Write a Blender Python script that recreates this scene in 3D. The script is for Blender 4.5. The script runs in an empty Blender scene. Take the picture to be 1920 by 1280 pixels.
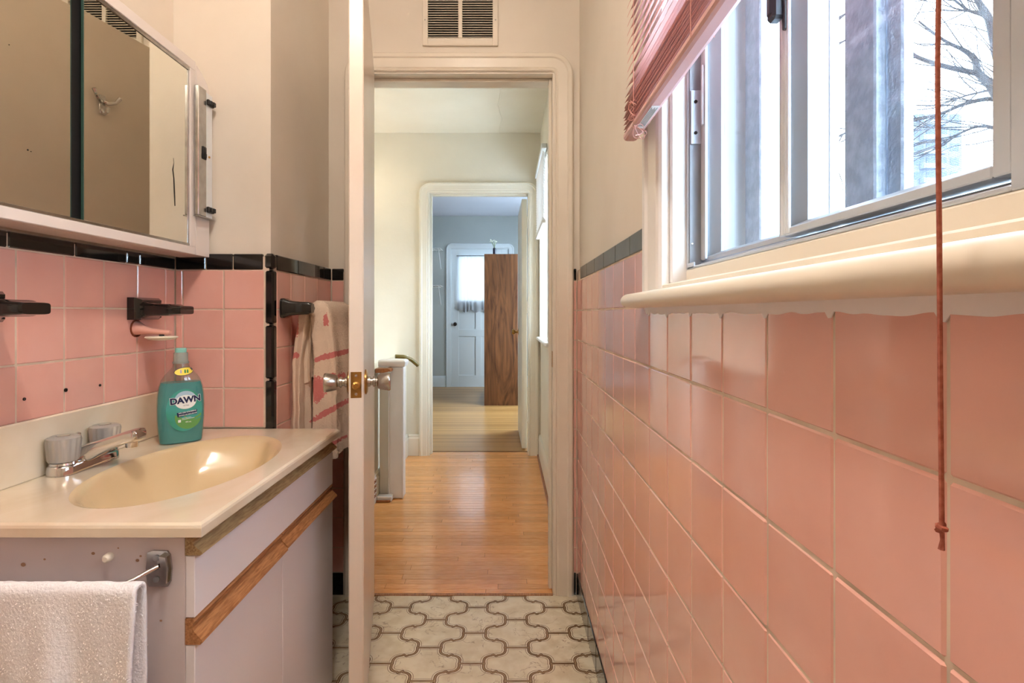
import bpy, bmesh, math, random
from mathutils import Vector, Matrix, noise

# ------------------------------------------------------------------ camera, world, exposure
random.seed(7)
C = 1.045                      # eye height above the bathroom floor
SC = bpy.context.scene
COL = SC.collection
cam_d = bpy.data.cameras.new('camera')
cam_d.sensor_width = 36.0
cam_d.lens = 18.75
cam_d.shift_x = 0.0052
cam_d.shift_y = -0.0271
cam_d.clip_start = 0.02
cam_d.clip_end = 600
cam = bpy.data.objects.new('camera', cam_d)
cam.location = (0, 0, C)
cam.rotation_euler = (math.pi / 2, 0, 0)
COL.objects.link(cam)
SC.camera = cam

world = bpy.data.worlds.new('overcast_sky')
SC.world = world
world.use_nodes = True
_bg = world.node_tree.nodes['Background']
_bg.inputs[0].default_value = (0.74, 0.88, 1.0, 1)
_bg.inputs[1].default_value = 6.2

SC.view_settings.view_transform = 'Standard'
SC.view_settings.look = 'None'
SC.view_settings.gamma = 1
SC.view_settings.use_curve_mapping = False
SC.view_settings.exposure = 1.85
SC.cycles.max_bounces = 10
SC.cycles.diffuse_bounces = 5
SC.cycles.transparent_max_bounces = 16
SC.cycles.caustics_reflective = False
SC.cycles.caustics_refractive = False

def portal(name, loc, rot, sx, sy):
    l = bpy.data.lights.new(name, 'AREA')
    l.shape = 'RECTANGLE'; l.size = sx; l.size_y = sy
    l.cycles.is_portal = True
    o = bpy.data.objects.new(name, l)
    o.location = loc; o.rotation_euler = rot
    COL.objects.link(o)
H = math.pi / 2
portal('sky_portal_bath', (0.475, 0.58, C + 0.43), (0, H, 0), 0.72, 0.62)
portal('sky_portal_hall', (0.475, 3.45, C + 0.38), (0, H, 0), 1.10, 0.78)
portal('sky_portal_room', (1.14, 5.75, C + 0.45), (0, H, 0), 1.40, 2.2)
portal('sky_portal_door', (-0.38, 7.80, C + 0.51), (-H, 0, 0), 0.62, 0.64)

# ------------------------------------------------------------------ materials
def S(r, g, b):
    f = lambda c: (c / 255 / 12.92) if c / 255 <= 0.04045 else ((c / 255 + 0.055) / 1.055) ** 2.4
    return (f(r), f(g), f(b), 1)

def mat(name, col, rough=0.5, metal=0.0, var=None, vscale=6.0, stretch=(1, 1, 1), vdetail=4.0, bump=0.0, bscale=40.0,
        rand=0.0, coat=0.0, trans=0.0, ior=1.45, emit=None, estr=0.0, spec=0.5, sss=0.0, vlo=0.35, vhi=0.65, distort=0.0, bstretch=None):
    m = bpy.data.materials.new(name); m.use_nodes = True
    nt = m.node_tree; N = nt.nodes; L = nt.links
    p = N['Principled BSDF']
    p.inputs['Base Color'].default_value = col
    p.inputs['Roughness'].default_value = rough
    p.inputs['Metallic'].default_value = metal
    p.inputs['IOR'].default_value = ior
    p.inputs['Specular IOR Level'].default_value = spec
    p.inputs['Coat Weight'].default_value = coat
    p.inputs['Coat Roughness'].default_value = 0.05
    p.inputs['Transmission Weight'].default_value = trans
    if sss: p.inputs['Subsurface Weight'].default_value = sss; p.inputs['Subsurface Radius'].default_value = (.01, .006, .004)
    if emit: p.inputs['Emission Color'].default_value = emit; p.inputs['Emission Strength'].default_value = estr
    tc = N.new('ShaderNodeTexCoord')
    src = None
    if var or bump:
        mp = N.new('ShaderNodeMapping'); mp.inputs['Scale'].default_value = stretch
        oi = N.new('ShaderNodeObjectInfo')
        vm = N.new('ShaderNodeVectorMath'); vm.operation = 'ADD'
        ml = N.new('ShaderNodeVectorMath'); ml.operation = 'SCALE'; ml.inputs[0].default_value = (7.3, 3.1, 5.7)
        L.new(oi.outputs['Random'], ml.inputs['Scale'])
        L.new(tc.outputs['Object'], vm.inputs[0]); L.new(ml.outputs[0], vm.inputs[1])
        L.new(vm.outputs[0], mp.inputs[0])
    if var:
        nz = N.new('ShaderNodeTexNoise'); nz.inputs['Scale'].default_value = vscale; nz.inputs['Detail'].default_value = vdetail
        nz.inputs['Distortion'].default_value = distort
        L.new(mp.outputs[0], nz.inputs['Vector'])
        cr = N.new('ShaderNodeValToRGB')
        cr.color_ramp.elements[0].position = vlo; cr.color_ramp.elements[0].color = col
        cr.color_ramp.elements[1].position = vhi; cr.color_ramp.elements[1].color = var
        L.new(nz.outputs['Fac'], cr.inputs[0]); src = cr.outputs[0]
    if rand:
        oi2 = N.new('ShaderNodeObjectInfo'); hs = N.new('ShaderNodeHueSaturation')
        mr = N.new('ShaderNodeMapRange'); mr.inputs[3].default_value = 1 - rand; mr.inputs[4].default_value = 1 + rand
        L.new(oi2.outputs['Random'], mr.inputs[0]); L.new(mr.outputs[0], hs.inputs['Value'])
        if src: L.new(src, hs.inputs['Color'])
        else: hs.inputs['Color'].default_value = col
        src = hs.outputs[0]
    if src: L.new(src, p.inputs['Base Color'])
    if bump:
        nb = N.new('ShaderNodeTexNoise'); nb.inputs['Scale'].default_value = bscale; nb.inputs['Detail'].default_value = 3
        if bstretch:
            mp2 = N.new('ShaderNodeMapping'); mp2.inputs['Scale'].default_value = bstretch
            L.new(vm.outputs[0], mp2.inputs[0]); L.new(mp2.outputs[0], nb.inputs['Vector'])
        else: L.new(vm.outputs[0], nb.inputs['Vector'])
        b = N.new('ShaderNodeBump'); b.inputs['Strength'].default_value = bump; b.inputs['Distance'].default_value = 0.002
        L.new(nb.outputs['Fac'], b.inputs['Height']); L.new(b.outputs[0], p.inputs['Normal'])
    return m

def glassmat(name, tint=(1, 1, 1, 1), refl=0.08, haze=0.0, hazecol=(0.9, 0.95, 1, 1), rough=0.0):
    m = bpy.data.materials.new(name); m.use_nodes = True
    nt = m.node_tree; N = nt.nodes; L = nt.links
    N.remove(N['Principled BSDF']); out = N['Material Output']
    t = N.new('ShaderNodeBsdfTransparent'); t.inputs[0].default_value = tint
    g = N.new('ShaderNodeBsdfGlossy'); g.inputs['Roughness'].default_value = rough
    lw = N.new('ShaderNodeLayerWeight'); lw.inputs[0].default_value = .5
    pw = N.new('ShaderNodeMath'); pw.operation = 'POWER'; pw.inputs[1].default_value = 5; L.new(lw.outputs['Facing'], pw.inputs[0])
    fr = N.new('ShaderNodeMath'); fr.operation = 'MULTIPLY_ADD'; fr.inputs[1].default_value = .8; fr.inputs[2].default_value = refl * .35; L.new(pw.outputs[0], fr.inputs[0])
    mx = N.new('ShaderNodeMixShader')
    L.new(fr.outputs[0], mx.inputs[0]); L.new(t.outputs[0], mx.inputs[1]); L.new(g.outputs[0], mx.inputs[2])
    last = mx.outputs[0]
    if haze:
        d = N.new('ShaderNodeBsdfTranslucent'); d.inputs[0].default_value = hazecol
        m2 = N.new('ShaderNodeMixShader')
        nz = N.new('ShaderNodeTexNoise'); nz.inputs['Scale'].default_value = 9
        tc = N.new('ShaderNodeTexCoord'); L.new(tc.outputs['Object'], nz.inputs['Vector'])
        mu = N.new('ShaderNodeMath'); mu.operation = 'MULTIPLY'; mu.inputs[1].default_value = haze * 2
        L.new(nz.outputs['Fac'], mu.inputs[0]); L.new(mu.outputs[0], m2.inputs[0])
        L.new(last, m2.inputs[1]); L.new(d.outputs[0], m2.inputs[2]); last = m2.outputs[0]
    L.new(last, out.inputs[0])
    return m

M = {}
M['paint'] = mat('cream_wall_paint', S(226, 216, 203), 0.55, var=S(219, 208, 194), vscale=3, bump=0.12, bscale=60)
M['trim'] = mat('cream_gloss_trim', S(231, 221, 207), 0.32, bump=0.06, bscale=25, var=S(224, 213, 197), vscale=5)
M['hallpaint'] = mat('hall_wall_paint', S(226, 221, 207), 0.6, var=S(221, 215, 200), vscale=3, bump=0.35, bscale=45)
M['halltrim'] = mat('hall_trim_paint', S(226, 220, 206), 0.35)
M['roompaint'] = mat('grey_room_paint', S(172, 177, 174), 0.6, var=S(166, 171, 169), vscale=2)
M['roomceil'] = mat('grey_white_ceiling', S(205, 208, 218), 0.7)
M['roomtrim'] = mat('pale_grey_trim', S(206, 213, 216), 0.4)
M['pink'] = mat('pink_glazed_tile', S(230, 179, 167), 0.09, var=S(227, 172, 159), vscale=9, rand=0.035, coat=0.5, bump=0.07, bscale=9, spec=0.5)
M['black'] = mat('black_glazed_tile', S(14, 13, 13), 0.1, coat=0.5, bump=0.05, bscale=9)
M['grey_cap'] = mat('charcoal_glazed_tile', S(64, 60, 52), 0.3, coat=0.0, var=S(86, 82, 72), vscale=12, rand=.12)
M['grout'] = mat('pale_grout', S(226, 205, 186), 0.85, var=S(196, 178, 160), vscale=14)
M['caulk'] = mat('white_caulk', S(236, 230, 232), 0.5)
M['white_gloss'] = mat('white_gloss_paint', S(233, 228, 224), 0.3, bump=0.12, bscale=18, var=S(224, 219, 216), vscale=6)
M['sill'] = mat('sill_paint', S(229, 219, 203), 0.3, bump=0.25, bscale=22, bstretch=(1, .35, 1))
M['alu'] = mat('brushed_aluminium', S(196, 202, 211), 0.34, 0.35, bump=0.04, bscale=90)
M['alu_light'] = mat('pale_aluminium', S(226, 230, 234), 0.38, 0.2)
M['alu_wet'] = mat('wet_grey_metal', S(178, 188, 204), 0.35, 0.1, bump=0.9, bscale=160, var=S(150, 160, 178), vscale=60)
M['alu_dark'] = mat('dark_aluminium', S(150, 152, 156), 0.38, 0.4)
M['glass'] = glassmat('clear_glass', (0.97, 0.99, 1, 1), 0.12)
M['glass_mist'] = glassmat('misted_glass', (0.93, 0.97, 1, 1), 0.12, haze=0.16)
M['dark_plastic'] = mat('black_plastic', S(30, 30, 34), 0.35)
M['grey_plastic'] = mat('dark_grey_plastic', S(62, 64, 72), 0.4)
M['mauve'] = mat('mauve_blind_slat', S(208, 152, 142), 0.4)
M['mauve_rail'] = mat('mauve_blind_rail', S(204, 160, 158), 0.4)
M['cord'] = mat('rust_red_cord', S(150, 78, 62), 0.8, var=S(176, 104, 84), vscale=300)
M['sticker'] = mat('white_sticker', S(224, 224, 224), 0.5)
M['ink'] = mat('grey_ink', S(120, 120, 124), 0.6)
M['door'] = mat('door_cream_paint', S(230, 217, 203), 0.3, var=S(224, 210, 195), vscale=4, bump=0.1, bscale=14)
M['nickel'] = mat('satin_nickel', S(186, 180, 172), 0.26, 1.0)
M['brass'] = mat('worn_brass', S(196, 150, 84), 0.3, 1.0, var=S(160, 120, 70), vscale=30)
M['chrome'] = mat('chrome', S(214, 212, 212), 0.07, 1.0)
M['chrome_worn'] = mat('worn_chrome', S(190, 188, 186), 0.2, 1.0, var=S(170, 168, 166), vscale=40)
M['mirror'] = mat('mirror_glass', S(236, 236, 226), 0.01, 1.0)
M['cab_white'] = mat('white_cabinet_enamel', S(228, 219, 214), 0.35)
M['glass_edge'] = mat('green_glass_edge', S(58, 84, 76), 0.15)
M['grime'] = mat('black_desilvering', S(22, 20, 18), 0.6)
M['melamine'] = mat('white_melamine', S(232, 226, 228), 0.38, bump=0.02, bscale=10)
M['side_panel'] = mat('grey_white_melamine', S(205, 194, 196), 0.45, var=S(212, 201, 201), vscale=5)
M['stain'] = mat('tan_stain', S(164, 128, 100), 0.7)
M['oak'] = mat('worn_oak', S(184, 130, 84), 0.5, var=S(140, 90, 52), vscale=34, stretch=(10, 1, 10), vdetail=6, bump=0.2, bscale=60, bstretch=(10, .6, 10))
M['oak_grey'] = mat('weathered_oak', S(172, 146, 104), 0.6, var=S(134, 104, 70), vscale=34, stretch=(10, 1, 10), vdetail=6, bump=0.25, bscale=60, bstretch=(10, .6, 10))
M['marble'] = mat('cultured_marble', S(232, 220, 200), 0.13, var=S(219, 201, 174), vscale=4.5, stretch=(1, .55, 1), vdetail=6, distort=1.6, coat=0.4)
M['basin'] = mat('basin_cultured_marble', S(224, 201, 164), 0.12, var=S(218, 193, 153), vscale=4, coat=0.4)
M['acrylic'] = mat('clear_acrylic', S(250, 246, 242), 0.06, trans=.65, ior=1.28)
M['pinkplastic'] = mat('pink_plastic', S(232, 176, 160), 0.25)
M['soapwhite'] = mat('white_soap', S(238, 232, 212), 0.4)
M['rust'] = mat('rust', S(130, 62, 34), 0.8)
M['terry'] = mat('white_terry', S(240, 236, 238), 0.95, bump=0.9, bscale=230)
M['socket'] = mat('socket_black', S(26, 22, 20), 0.45)
M['ceilwhite'] = mat('white_ceiling', S(236, 232, 226), 0.7, bump=.2, bscale=30)
M['lampglass'] = mat('lit_lamp_globe', S(255, 240, 220), 0.4, emit=(1.0, 0.92, 0.82, 1), estr=40.0)
M['bulb'] = mat('lit_bulb', S(255, 238, 210), 0.3, emit=(1.0, 0.84, 0.62, 1), estr=70.0)
M['cutglass'] = mat('frosted_cut_glass', S(248, 240, 226), 0.25)
M['walnut'] = mat('figured_walnut', S(64, 35, 20), 0.4, var=S(132, 86, 52), vscale=3.4, stretch=(2.2, 2.2, .36), vdetail=9, distort=3.2, vlo=.3, vhi=.72)
M['farfloor'] = None
M['planks'] = mat('honey_oak_plank', S(236, 172, 106), 0.2, var=S(218, 146, 80), vscale=30, stretch=(.7, 9, 1), vdetail=6, rand=0.13, coat=0.35, bump=0.06, bscale=40, bstretch=(.3, 4, 1))
M['plank_gap'] = mat('dark_plank_gap', S(96, 56, 28), 0.8)
M['iron'] = mat('dark_knob', S(36, 28, 24), 0.35)
M['navy'] = mat('navy_ceramic', S(40, 42, 62), 0.3)
M['petal'] = mat('white_petal', S(226, 230, 214), 0.6)
M['stem'] = mat('green_stem', S(120, 140, 90), 0.6)
M['wire'] = mat('white_wire', S(214, 218, 216), 0.4)
M['railwood'] = mat('handrail_wood', S(170, 108, 60), 0.35, var=S(140, 84, 44), vscale=20, stretch=(6, 1, 6))
M['olive'] = mat('olive_handrail', S(112, 96, 44), 0.4)
M['whitepost'] = mat('white_post_paint', S(236, 234, 234), 0.35)
M['bark'] = mat('grey_bark', S(44, 42, 46), 0.9, var=S(34, 32, 36), vscale=8)
M['concrete'] = mat('tower_concrete', S(92, 100, 112), 0.9)
M['towerglass'] = mat('tower_window', S(62, 74, 96), 0.6)
M['ground'] = mat('pale_ground', S(190, 194, 198), 0.95, var=S(170, 174, 180), vscale=.2)
M['dark'] = mat('shade_black', S(12, 11, 11), 0.9)  # near-black colour standing in for shade inside openings

def farfloor():
    m = mat('far_strip_floor', S(168, 128, 80), 0.33, coat=0.1)
    nt = m.node_tree; N = nt.nodes; L = nt.links; p = N['Principled BSDF']
    tc = N.new('ShaderNodeTexCoord'); sp = N.new('ShaderNodeSeparateXYZ'); L.new(tc.outputs['Object'], sp.inputs[0])
    dv = N.new('ShaderNodeMath'); dv.operation = 'DIVIDE'; dv.inputs[1].default_value = 0.038; L.new(sp.outputs[1], dv.inputs[0])
    fl = N.new('ShaderNodeMath'); fl.operation = 'FLOOR'; L.new(dv.outputs[0], fl.inputs[0])
    fx = N.new('ShaderNodeMath'); fx.operation = 'FRACT'; L.new(dv.outputs[0], fx.inputs[0])
    wn = N.new('ShaderNodeTexWhiteNoise'); wn.noise_dimensions = '1D'; L.new(fl.outputs[0], wn.inputs['W'])
    r = N.new('ShaderNodeValToRGB'); r.color_ramp.elements[0].color = S(170, 124, 70); r.color_ramp.elements[1].color = S(204, 156, 96)
    L.new(wn.outputs['Value'], r.inputs[0])
    lt = N.new('ShaderNodeMath'); lt.operation = 'LESS_THAN'; lt.inputs[1].default_value = 0.05; L.new(fx.outputs[0], lt.inputs[0])
    mx = N.new('ShaderNodeMix'); mx.data_type = 'RGBA'; L.new(lt.outputs[0], mx.inputs['Factor'])
    L.new(r.outputs[0], mx.inputs['A']); mx.inputs['B'].default_value = S(100, 70, 40)
    L.new(mx.outputs['Result'], p.inputs['Base Color'])
    return m
M['farfloor'] = farfloor()

def vinyl():
    m = mat('cream_vinyl_print', S(222, 208, 178), 0.3)
    nt = m.node_tree; N = nt.nodes; L = nt.links; p = N['Principled BSDF']
    tc = N.new('ShaderNodeTexCoord'); oi = N.new('ShaderNodeObjectInfo')
    ml = N.new('ShaderNodeVectorMath'); ml.operation = 'SCALE'; ml.inputs[0].default_value = (7.3, 3.1, 5.7)
    L.new(oi.outputs['Random'], ml.inputs['Scale'])
    ad = N.new('ShaderNodeVectorMath'); ad.operation = 'ADD'; L.new(tc.outputs['Object'], ad.inputs[0]); L.new(ml.outputs[0], ad.inputs[1])
    n1 = N.new('ShaderNodeTexNoise'); n1.inputs['Scale'].default_value = 22; n1.inputs['Detail'].default_value = 5; L.new(ad.outputs[0], n1.inputs['Vector'])
    r1 = N.new('ShaderNodeValToRGB'); r1.color_ramp.elements[0].position = .35; r1.color_ramp.elements[0].color = S(222, 208, 180)
    r1.color_ramp.elements[1].position = .62; r1.color_ramp.elements[1].color = S(238, 228, 206); L.new(n1.outputs['Fac'], r1.inputs[0])
    n2 = N.new('ShaderNodeTexNoise'); n2.inputs['Scale'].default_value = 16; n2.inputs['Detail'].default_value = 6; n2.inputs['Distortion'].default_value = 1.2; L.new(ad.outputs[0], n2.inputs['Vector'])
    r2 = N.new('ShaderNodeValToRGB')
    r2.color_ramp.elements[0].position = .485; r2.color_ramp.elements[0].color = (0, 0, 0, 1)
    r2.color_ramp.elements[1].position = .5; r2.color_ramp.elements[1].color = (.6, .6, .6, 1)
    e = r2.color_ramp.elements.new(.515); e.color = (0, 0, 0, 1)
    L.new(n2.outputs['Fac'], r2.inputs[0])
    n3 = N.new('ShaderNodeTexNoise'); n3.inputs['Scale'].default_value = 13; L.new(ad.outputs[0], n3.inputs['Vector'])
    gt = N.new('ShaderNodeMath'); gt.operation = 'GREATER_THAN'; gt.inputs[1].default_value = .53; L.new(n3.outputs['Fac'], gt.inputs[0])
    mu = N.new('ShaderNodeMath'); mu.operation = 'MULTIPLY'; L.new(r2.outputs[0], mu.inputs[0]); L.new(gt.outputs[0], mu.inputs[1])
    mx = N.new('ShaderNodeMix'); mx.data_type = 'RGBA'; L.new(mu.outputs[0], mx.inputs['Factor']); L.new(r1.outputs[0], mx.inputs['A']); mx.inputs['B'].default_value = S(140, 102, 66)
    L.new(mx.outputs['Result'], p.inputs['Base Color'])
    return m
M['vinyl'] = vinyl()
M['vinyl_line'] = mat('brown_vinyl_line', S(104, 68, 40), 0.4, var=S(130, 90, 56), vscale=60)
M['vinyl_gap'] = mat('tan_vinyl_gap', S(196, 172, 134), 0.4, var=S(170, 142, 104), vscale=40)

def curtain_mat():
    m = bpy.data.materials.new('sheer_white_curtain'); m.use_nodes = True
    nt = m.node_tree; N = nt.nodes; L = nt.links; N.remove(N['Principled BSDF'])
    a = N.new('ShaderNodeBsdfTranslucent'); a.inputs[0].default_value = (.16, .17, .185, 1)
    b = N.new('ShaderNodeBsdfDiffuse'); b.inputs[0].default_value = (.7, .72, .75, 1)
    t = N.new('ShaderNodeBsdfTransparent')
    x = N.new('ShaderNodeMixShader'); x.inputs[0].default_value = .45; L.new(a.outputs[0], x.inputs[1]); L.new(b.outputs[0], x.inputs[2])
    y = N.new('ShaderNodeMixShader'); y.inputs[0].default_value = .012; L.new(x.outputs[0], y.inputs[1]); L.new(t.outputs[0], y.inputs[2])
    L.new(y.outputs[0], N['Material Output'].inputs[0])
    return m
M['curtain'] = curtain_mat()

def screen_mat():
    m = bpy.data.materials.new('insect_screen_mesh'); m.use_nodes = True
    nt = m.node_tree; N = nt.nodes; L = nt.links; N.remove(N['Principled BSDF'])
    d = N.new('ShaderNodeBsdfDiffuse'); d.inputs[0].default_value = (.25, .28, .34, 1)
    t = N.new('ShaderNodeBsdfTransparent')
    tc = N.new('ShaderNodeTexCoord'); sp = N.new('ShaderNodeSeparateXYZ'); L.new(tc.outputs['Object'], sp.inputs[0])
    ms = []
    for ax in (1, 2):
        dv = N.new('ShaderNodeMath'); dv.operation = 'DIVIDE'; dv.inputs[1].default_value = .0017; L.new(sp.outputs[ax], dv.inputs[0])
        fr = N.new('ShaderNodeMath'); fr.operation = 'FRACT'; L.new(dv.outputs[0], fr.inputs[0])
        lt = N.new('ShaderNodeMath'); lt.operation = 'LESS_THAN'; lt.inputs[1].default_value = .14; L.new(fr.outputs[0], lt.inputs[0]); ms.append(lt)
    mx = N.new('ShaderNodeMath'); mx.operation = 'MAXIMUM'; L.new(ms[0].outputs[0], mx.inputs[0]); L.new(ms[1].outputs[0], mx.inputs[1])
    s = N.new('ShaderNodeMixShader'); L.new(mx.outputs[0], s.inputs[0]); L.new(t.outputs[0], s.inputs[1]); L.new(d.outputs[0], s.inputs[2])
    L.new(s.outputs[0], N['Material Output'].inputs[0])
    return m
M['screen'] = screen_mat()

def print_terry():
    m = mat('cream_terry_pink_print', S(226, 204, 184), 0.95, bump=0.9, bscale=200)
    nt = m.node_tree; N = nt.nodes; L = nt.links; p = N['Principled BSDF']
    tc = N.new('ShaderNodeTexCoord'); sp = N.new('ShaderNodeSeparateXYZ')
    nz = N.new('ShaderNodeTexNoise'); nz.inputs['Scale'].default_value = 140; nz.inputs['Detail'].default_value = 3
    L.new(tc.outputs['Object'], nz.inputs['Vector'])
    L.new(tc.outputs['Object'], sp.inputs[0])
    def math_(op, a, b=None, v=None):
        n = N.new('ShaderNodeMath'); n.operation = op
        if hasattr(a, 'links'): L.new(a, n.inputs[0])
        else: n.inputs[0].default_value = a
        if b is not None:
            if hasattr(b, 'links'): L.new(b, n.inputs[1])
            else: n.inputs[1].default_value = b
        return n.outputs[0]
    X, Y, Z = sp.outputs[0], sp.outputs[1], sp.outputs[2]
    jit = math_('MULTIPLY', math_('SUBTRACT', nz.outputs['Fac'], .5), 2.6)
    def blob(cx, cz, rx, rz, shear=0.0):
        # elliptical printed spot on the towel front, in towel coordinates
        zz = math_('SUBTRACT', math_('SUBTRACT', Z, cz), math_('MULTIPLY', math_('SUBTRACT', X, cx), shear))
        a = math_('POWER', math_('ABSOLUTE', math_('DIVIDE', math_('SUBTRACT', X, cx), rx)), 2.0)
        b = math_('POWER', math_('ABSOLUTE', math_('DIVIDE', zz, rz)), 2.0)
        d = math_('ADD', math_('ADD', a, b), jit)
        return math_('LESS_THAN', d, 0.9)
    out = None
    for args in PRINT_SPOTS:
        bnode = blob(*args)
        out = bnode if out is None else math_('MAXIMUM', out, bnode)
    mx = N.new('ShaderNodeMix'); mx.data_type = 'RGBA'
    fac = math_('MULTIPLY', out, .8)
    L.new(fac, mx.inputs['Factor']); mx.inputs['A'].default_value = S(228, 207, 188); mx.inputs['B'].default_value = S(206, 92, 98)
    L.new(mx.outputs['Result'], p.inputs['Base Color'])
    return m
# spots: centre x, centre z (towel coordinates, z up from its hem), radii, slant
PRINT_SPOTS = [(0.022, 0.405, .008, .020, 0), (0.030, 0.298, .050, .010, .28), (-0.002, 0.200, .028, .040, 0), (0.046, 0.225, .016, .022, 0),
               (0.030, 0.132, .060, .010, .55), (-0.070, 0.395, .014, .045, 0), (0.080, 0.40, .012, .085, 0), (-0.070, 0.30, .018, .010, 0), (0.02, 0.03, .05, .009, .3)]
M['print_terry'] = print_terry()

# ------------------------------------------------------------------ mesh helpers
class MB:
    def __init__(s): s.v = []; s.f = []; s.m = []; s.sm = []
    def add(s, vs, fs, m=0, smooth=False):
        o = len(s.v); s.v += [tuple(v) for v in vs]
        for f in fs: s.f.append(tuple(i + o for i in f)); s.m.append(m); s.sm.append(smooth)
        return s
    def box(s, x0, x1, y0, y1, z0, z1, b=0.0, m=0):
        if x0 > x1: x0, x1 = x1, x0
        if y0 > y1: y0, y1 = y1, y0
        if z0 > z1: z0, z1 = z1, z0
        b = min(b, (x1 - x0) * .49, (y1 - y0) * .49, (z1 - z0) * .49)
        if b <= 0:
            vs = [(x, y, z) for x in (x0, x1) for y in (y0, y1) for z in (z0, z1)]
            return s.add(vs, [(0, 1, 3, 2), (4, 6, 7, 5), (0, 4, 5, 1), (2, 3, 7, 6), (0, 2, 6, 4), (1, 5, 7, 3)], m)
        vs = []; ix = {}
        X = (x0, x1); Y = (y0, y1); Z = (z0, z1)
        for i in (0, 1):
            for j in (0, 1):
                for k in (0, 1):
                    sx, sy, sz = 1 - 2 * i, 1 - 2 * j, 1 - 2 * k
                    for a in range(3):
                        p = [X[i] + sx * b, Y[j] + sy * b, Z[k] + sz * b]; p[a] = (X[i], Y[j], Z[k])[a]
                        ix[i, j, k, a] = len(vs); vs.append(p)
        fs = []
        for i in (0, 1): fs.append([ix[i, 0, 0, 0], ix[i, 0, 1, 0], ix[i, 1, 1, 0], ix[i, 1, 0, 0]])
        for j in (0, 1): fs.append([ix[0, j, 0, 1], ix[0, j, 1, 1], ix[1, j, 1, 1], ix[1, j, 0, 1]])
        for k in (0, 1): fs.append([ix[0, 0, k, 2], ix[0, 1, k, 2], ix[1, 1, k, 2], ix[1, 0, k, 2]])
        for i in (0, 1):
            for j in (0, 1): fs.append([ix[i, j, 0, 0], ix[i, j, 1, 0], ix[i, j, 1, 1], ix[i, j, 0, 1]])
        for i in (0, 1):
            for k in (0, 1): fs.append([ix[i, 0, k, 0], ix[i, 1, k, 0], ix[i, 1, k, 2], ix[i, 0, k, 2]])
        for j in (0, 1):
            for k in (0, 1): fs.append([ix[0, j, k, 1], ix[1, j, k, 1], ix[1, j, k, 2], ix[0, j, k, 2]])
        for i in (0, 1):
            for j in (0, 1):
                for k in (0, 1): fs.append([ix[i, j, k, 0], ix[i, j, k, 1], ix[i, j, k, 2]])
        return s.add(vs, fs, m)
    def loft(s, rings, m=0, caps=True, smooth=True, closed=True):
        n = len(rings[0]); vs = [p for r in rings for p in r]; fs = []
        for a in range(len(rings) - 1):
            for i in range(n if closed else n - 1):
                j = (i + 1) % n
                fs.append((a * n + i, a * n + j, (a + 1) * n + j, (a + 1) * n + i))
        if caps and closed: fs.append(tuple(range(n))); fs.append(tuple((len(rings) - 1) * n + i for i in range(n)))
        return s.add(vs, fs, m, smooth)
    def prism(s, poly, axis, a0, a1, m=0, smooth=False):
        def p3(u, v, a): return {'x': (a, u, v), 'y': (u, a, v), 'z': (u, v, a)}[axis]
        return s.loft([[p3(u, v, a0) for u, v in poly], [p3(u, v, a1) for u, v in poly]], m, True, smooth)
    def lathe(s, prof, c=(0, 0, 0), axis='z', seg=24, m=0, smooth=True, mod=None):
        rings = []
        for r, h in prof:
            ring = []
            for i in range(seg):
                t = 2 * math.pi * i / seg; rr = r * (mod(t, h) if mod else 1)
                u, w = rr * math.cos(t), rr * math.sin(t)
                p = {'z': (u, w, h), 'x': (h, u, w), 'y': (u, h, w)}[axis]
                ring.append((p[0] + c[0], p[1] + c[1], p[2] + c[2]))
            rings.append(ring)
        return s.loft(rings, m, True, smooth)
    def tube(s, path, r, seg=10, m=0, flat=(1, 1)):
        P = [Vector(p) for p in path]; n = len(P); rings = []
        up = Vector((0, 0, 1)); prev = None
        for i, p in enumerate(P):
            t = (P[min(i + 1, n - 1)] - P[max(i - 1, 0)]).normalized()
            if prev is None:
                a = up if abs(t.dot(up)) < .95 else Vector((1, 0, 0)); u = t.cross(a).normalized()
            else:
                u = prev - t * prev.dot(t); u = u.normalized() if u.length > 1e-6 else t.orthogonal().normalized()
            prev = u; w = t.cross(u)
            rr = r[i] if isinstance(r, (list, tuple)) else r
            rings.append([p + u * (rr * flat[0] * math.cos(2 * math.pi * k / seg)) + w * (rr * flat[1] * math.sin(2 * math.pi * k / seg)) for k in range(seg)])
        return s.loft(rings, m)
    def grid(s, P, m=0, smooth=True):
        nu, nv = len(P), len(P[0]); vs = [p for r in P for p in r]; fs = []
        for a in range(nu - 1):
            for b in range(nv - 1): fs.append((a * nv + b, (a + 1) * nv + b, (a + 1) * nv + b + 1, a * nv + b + 1))
        return s.add(vs, fs, m, smooth)

W = {}
def mesh(name, mb, mats, recentre=True, normals=True):
    me = bpy.data.meshes.new(name)
    c = Vector((0, 0, 0))
    if recentre:
        xs, ys, zs = zip(*mb.v)
        c = Vector(((min(xs) + max(xs)) / 2, (min(ys) + max(ys)) / 2, min(zs)))
    me.from_pydata([(v[0] - c.x, v[1] - c.y, v[2] - c.z) for v in mb.v], [], mb.f)
    if isinstance(mats, str): mats = [mats]
    for k in mats: me.materials.append(M[k])
    me.polygons.foreach_set('material_index', mb.m)
    me.polygons.foreach_set('use_smooth', mb.sm)
    if normals:
        bm = bmesh.new(); bm.from_mesh(me); bmesh.ops.recalc_face_normals(bm, faces=bm.faces); bm.to_mesh(me); bm.free()
    if any(mb.sm): me.set_sharp_from_angle(angle=math.radians(40))
    me.update()
    return me, c

def link(o, parent=None, loc=None, local=False):
    COL.objects.link(o)
    loc = Vector(loc if loc is not None else (0, 0, 0))
    W[o] = loc
    if parent is not None:
        o.parent = parent
        o.location = loc if local else loc - W[parent]
    else: o.location = loc
    return o

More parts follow.
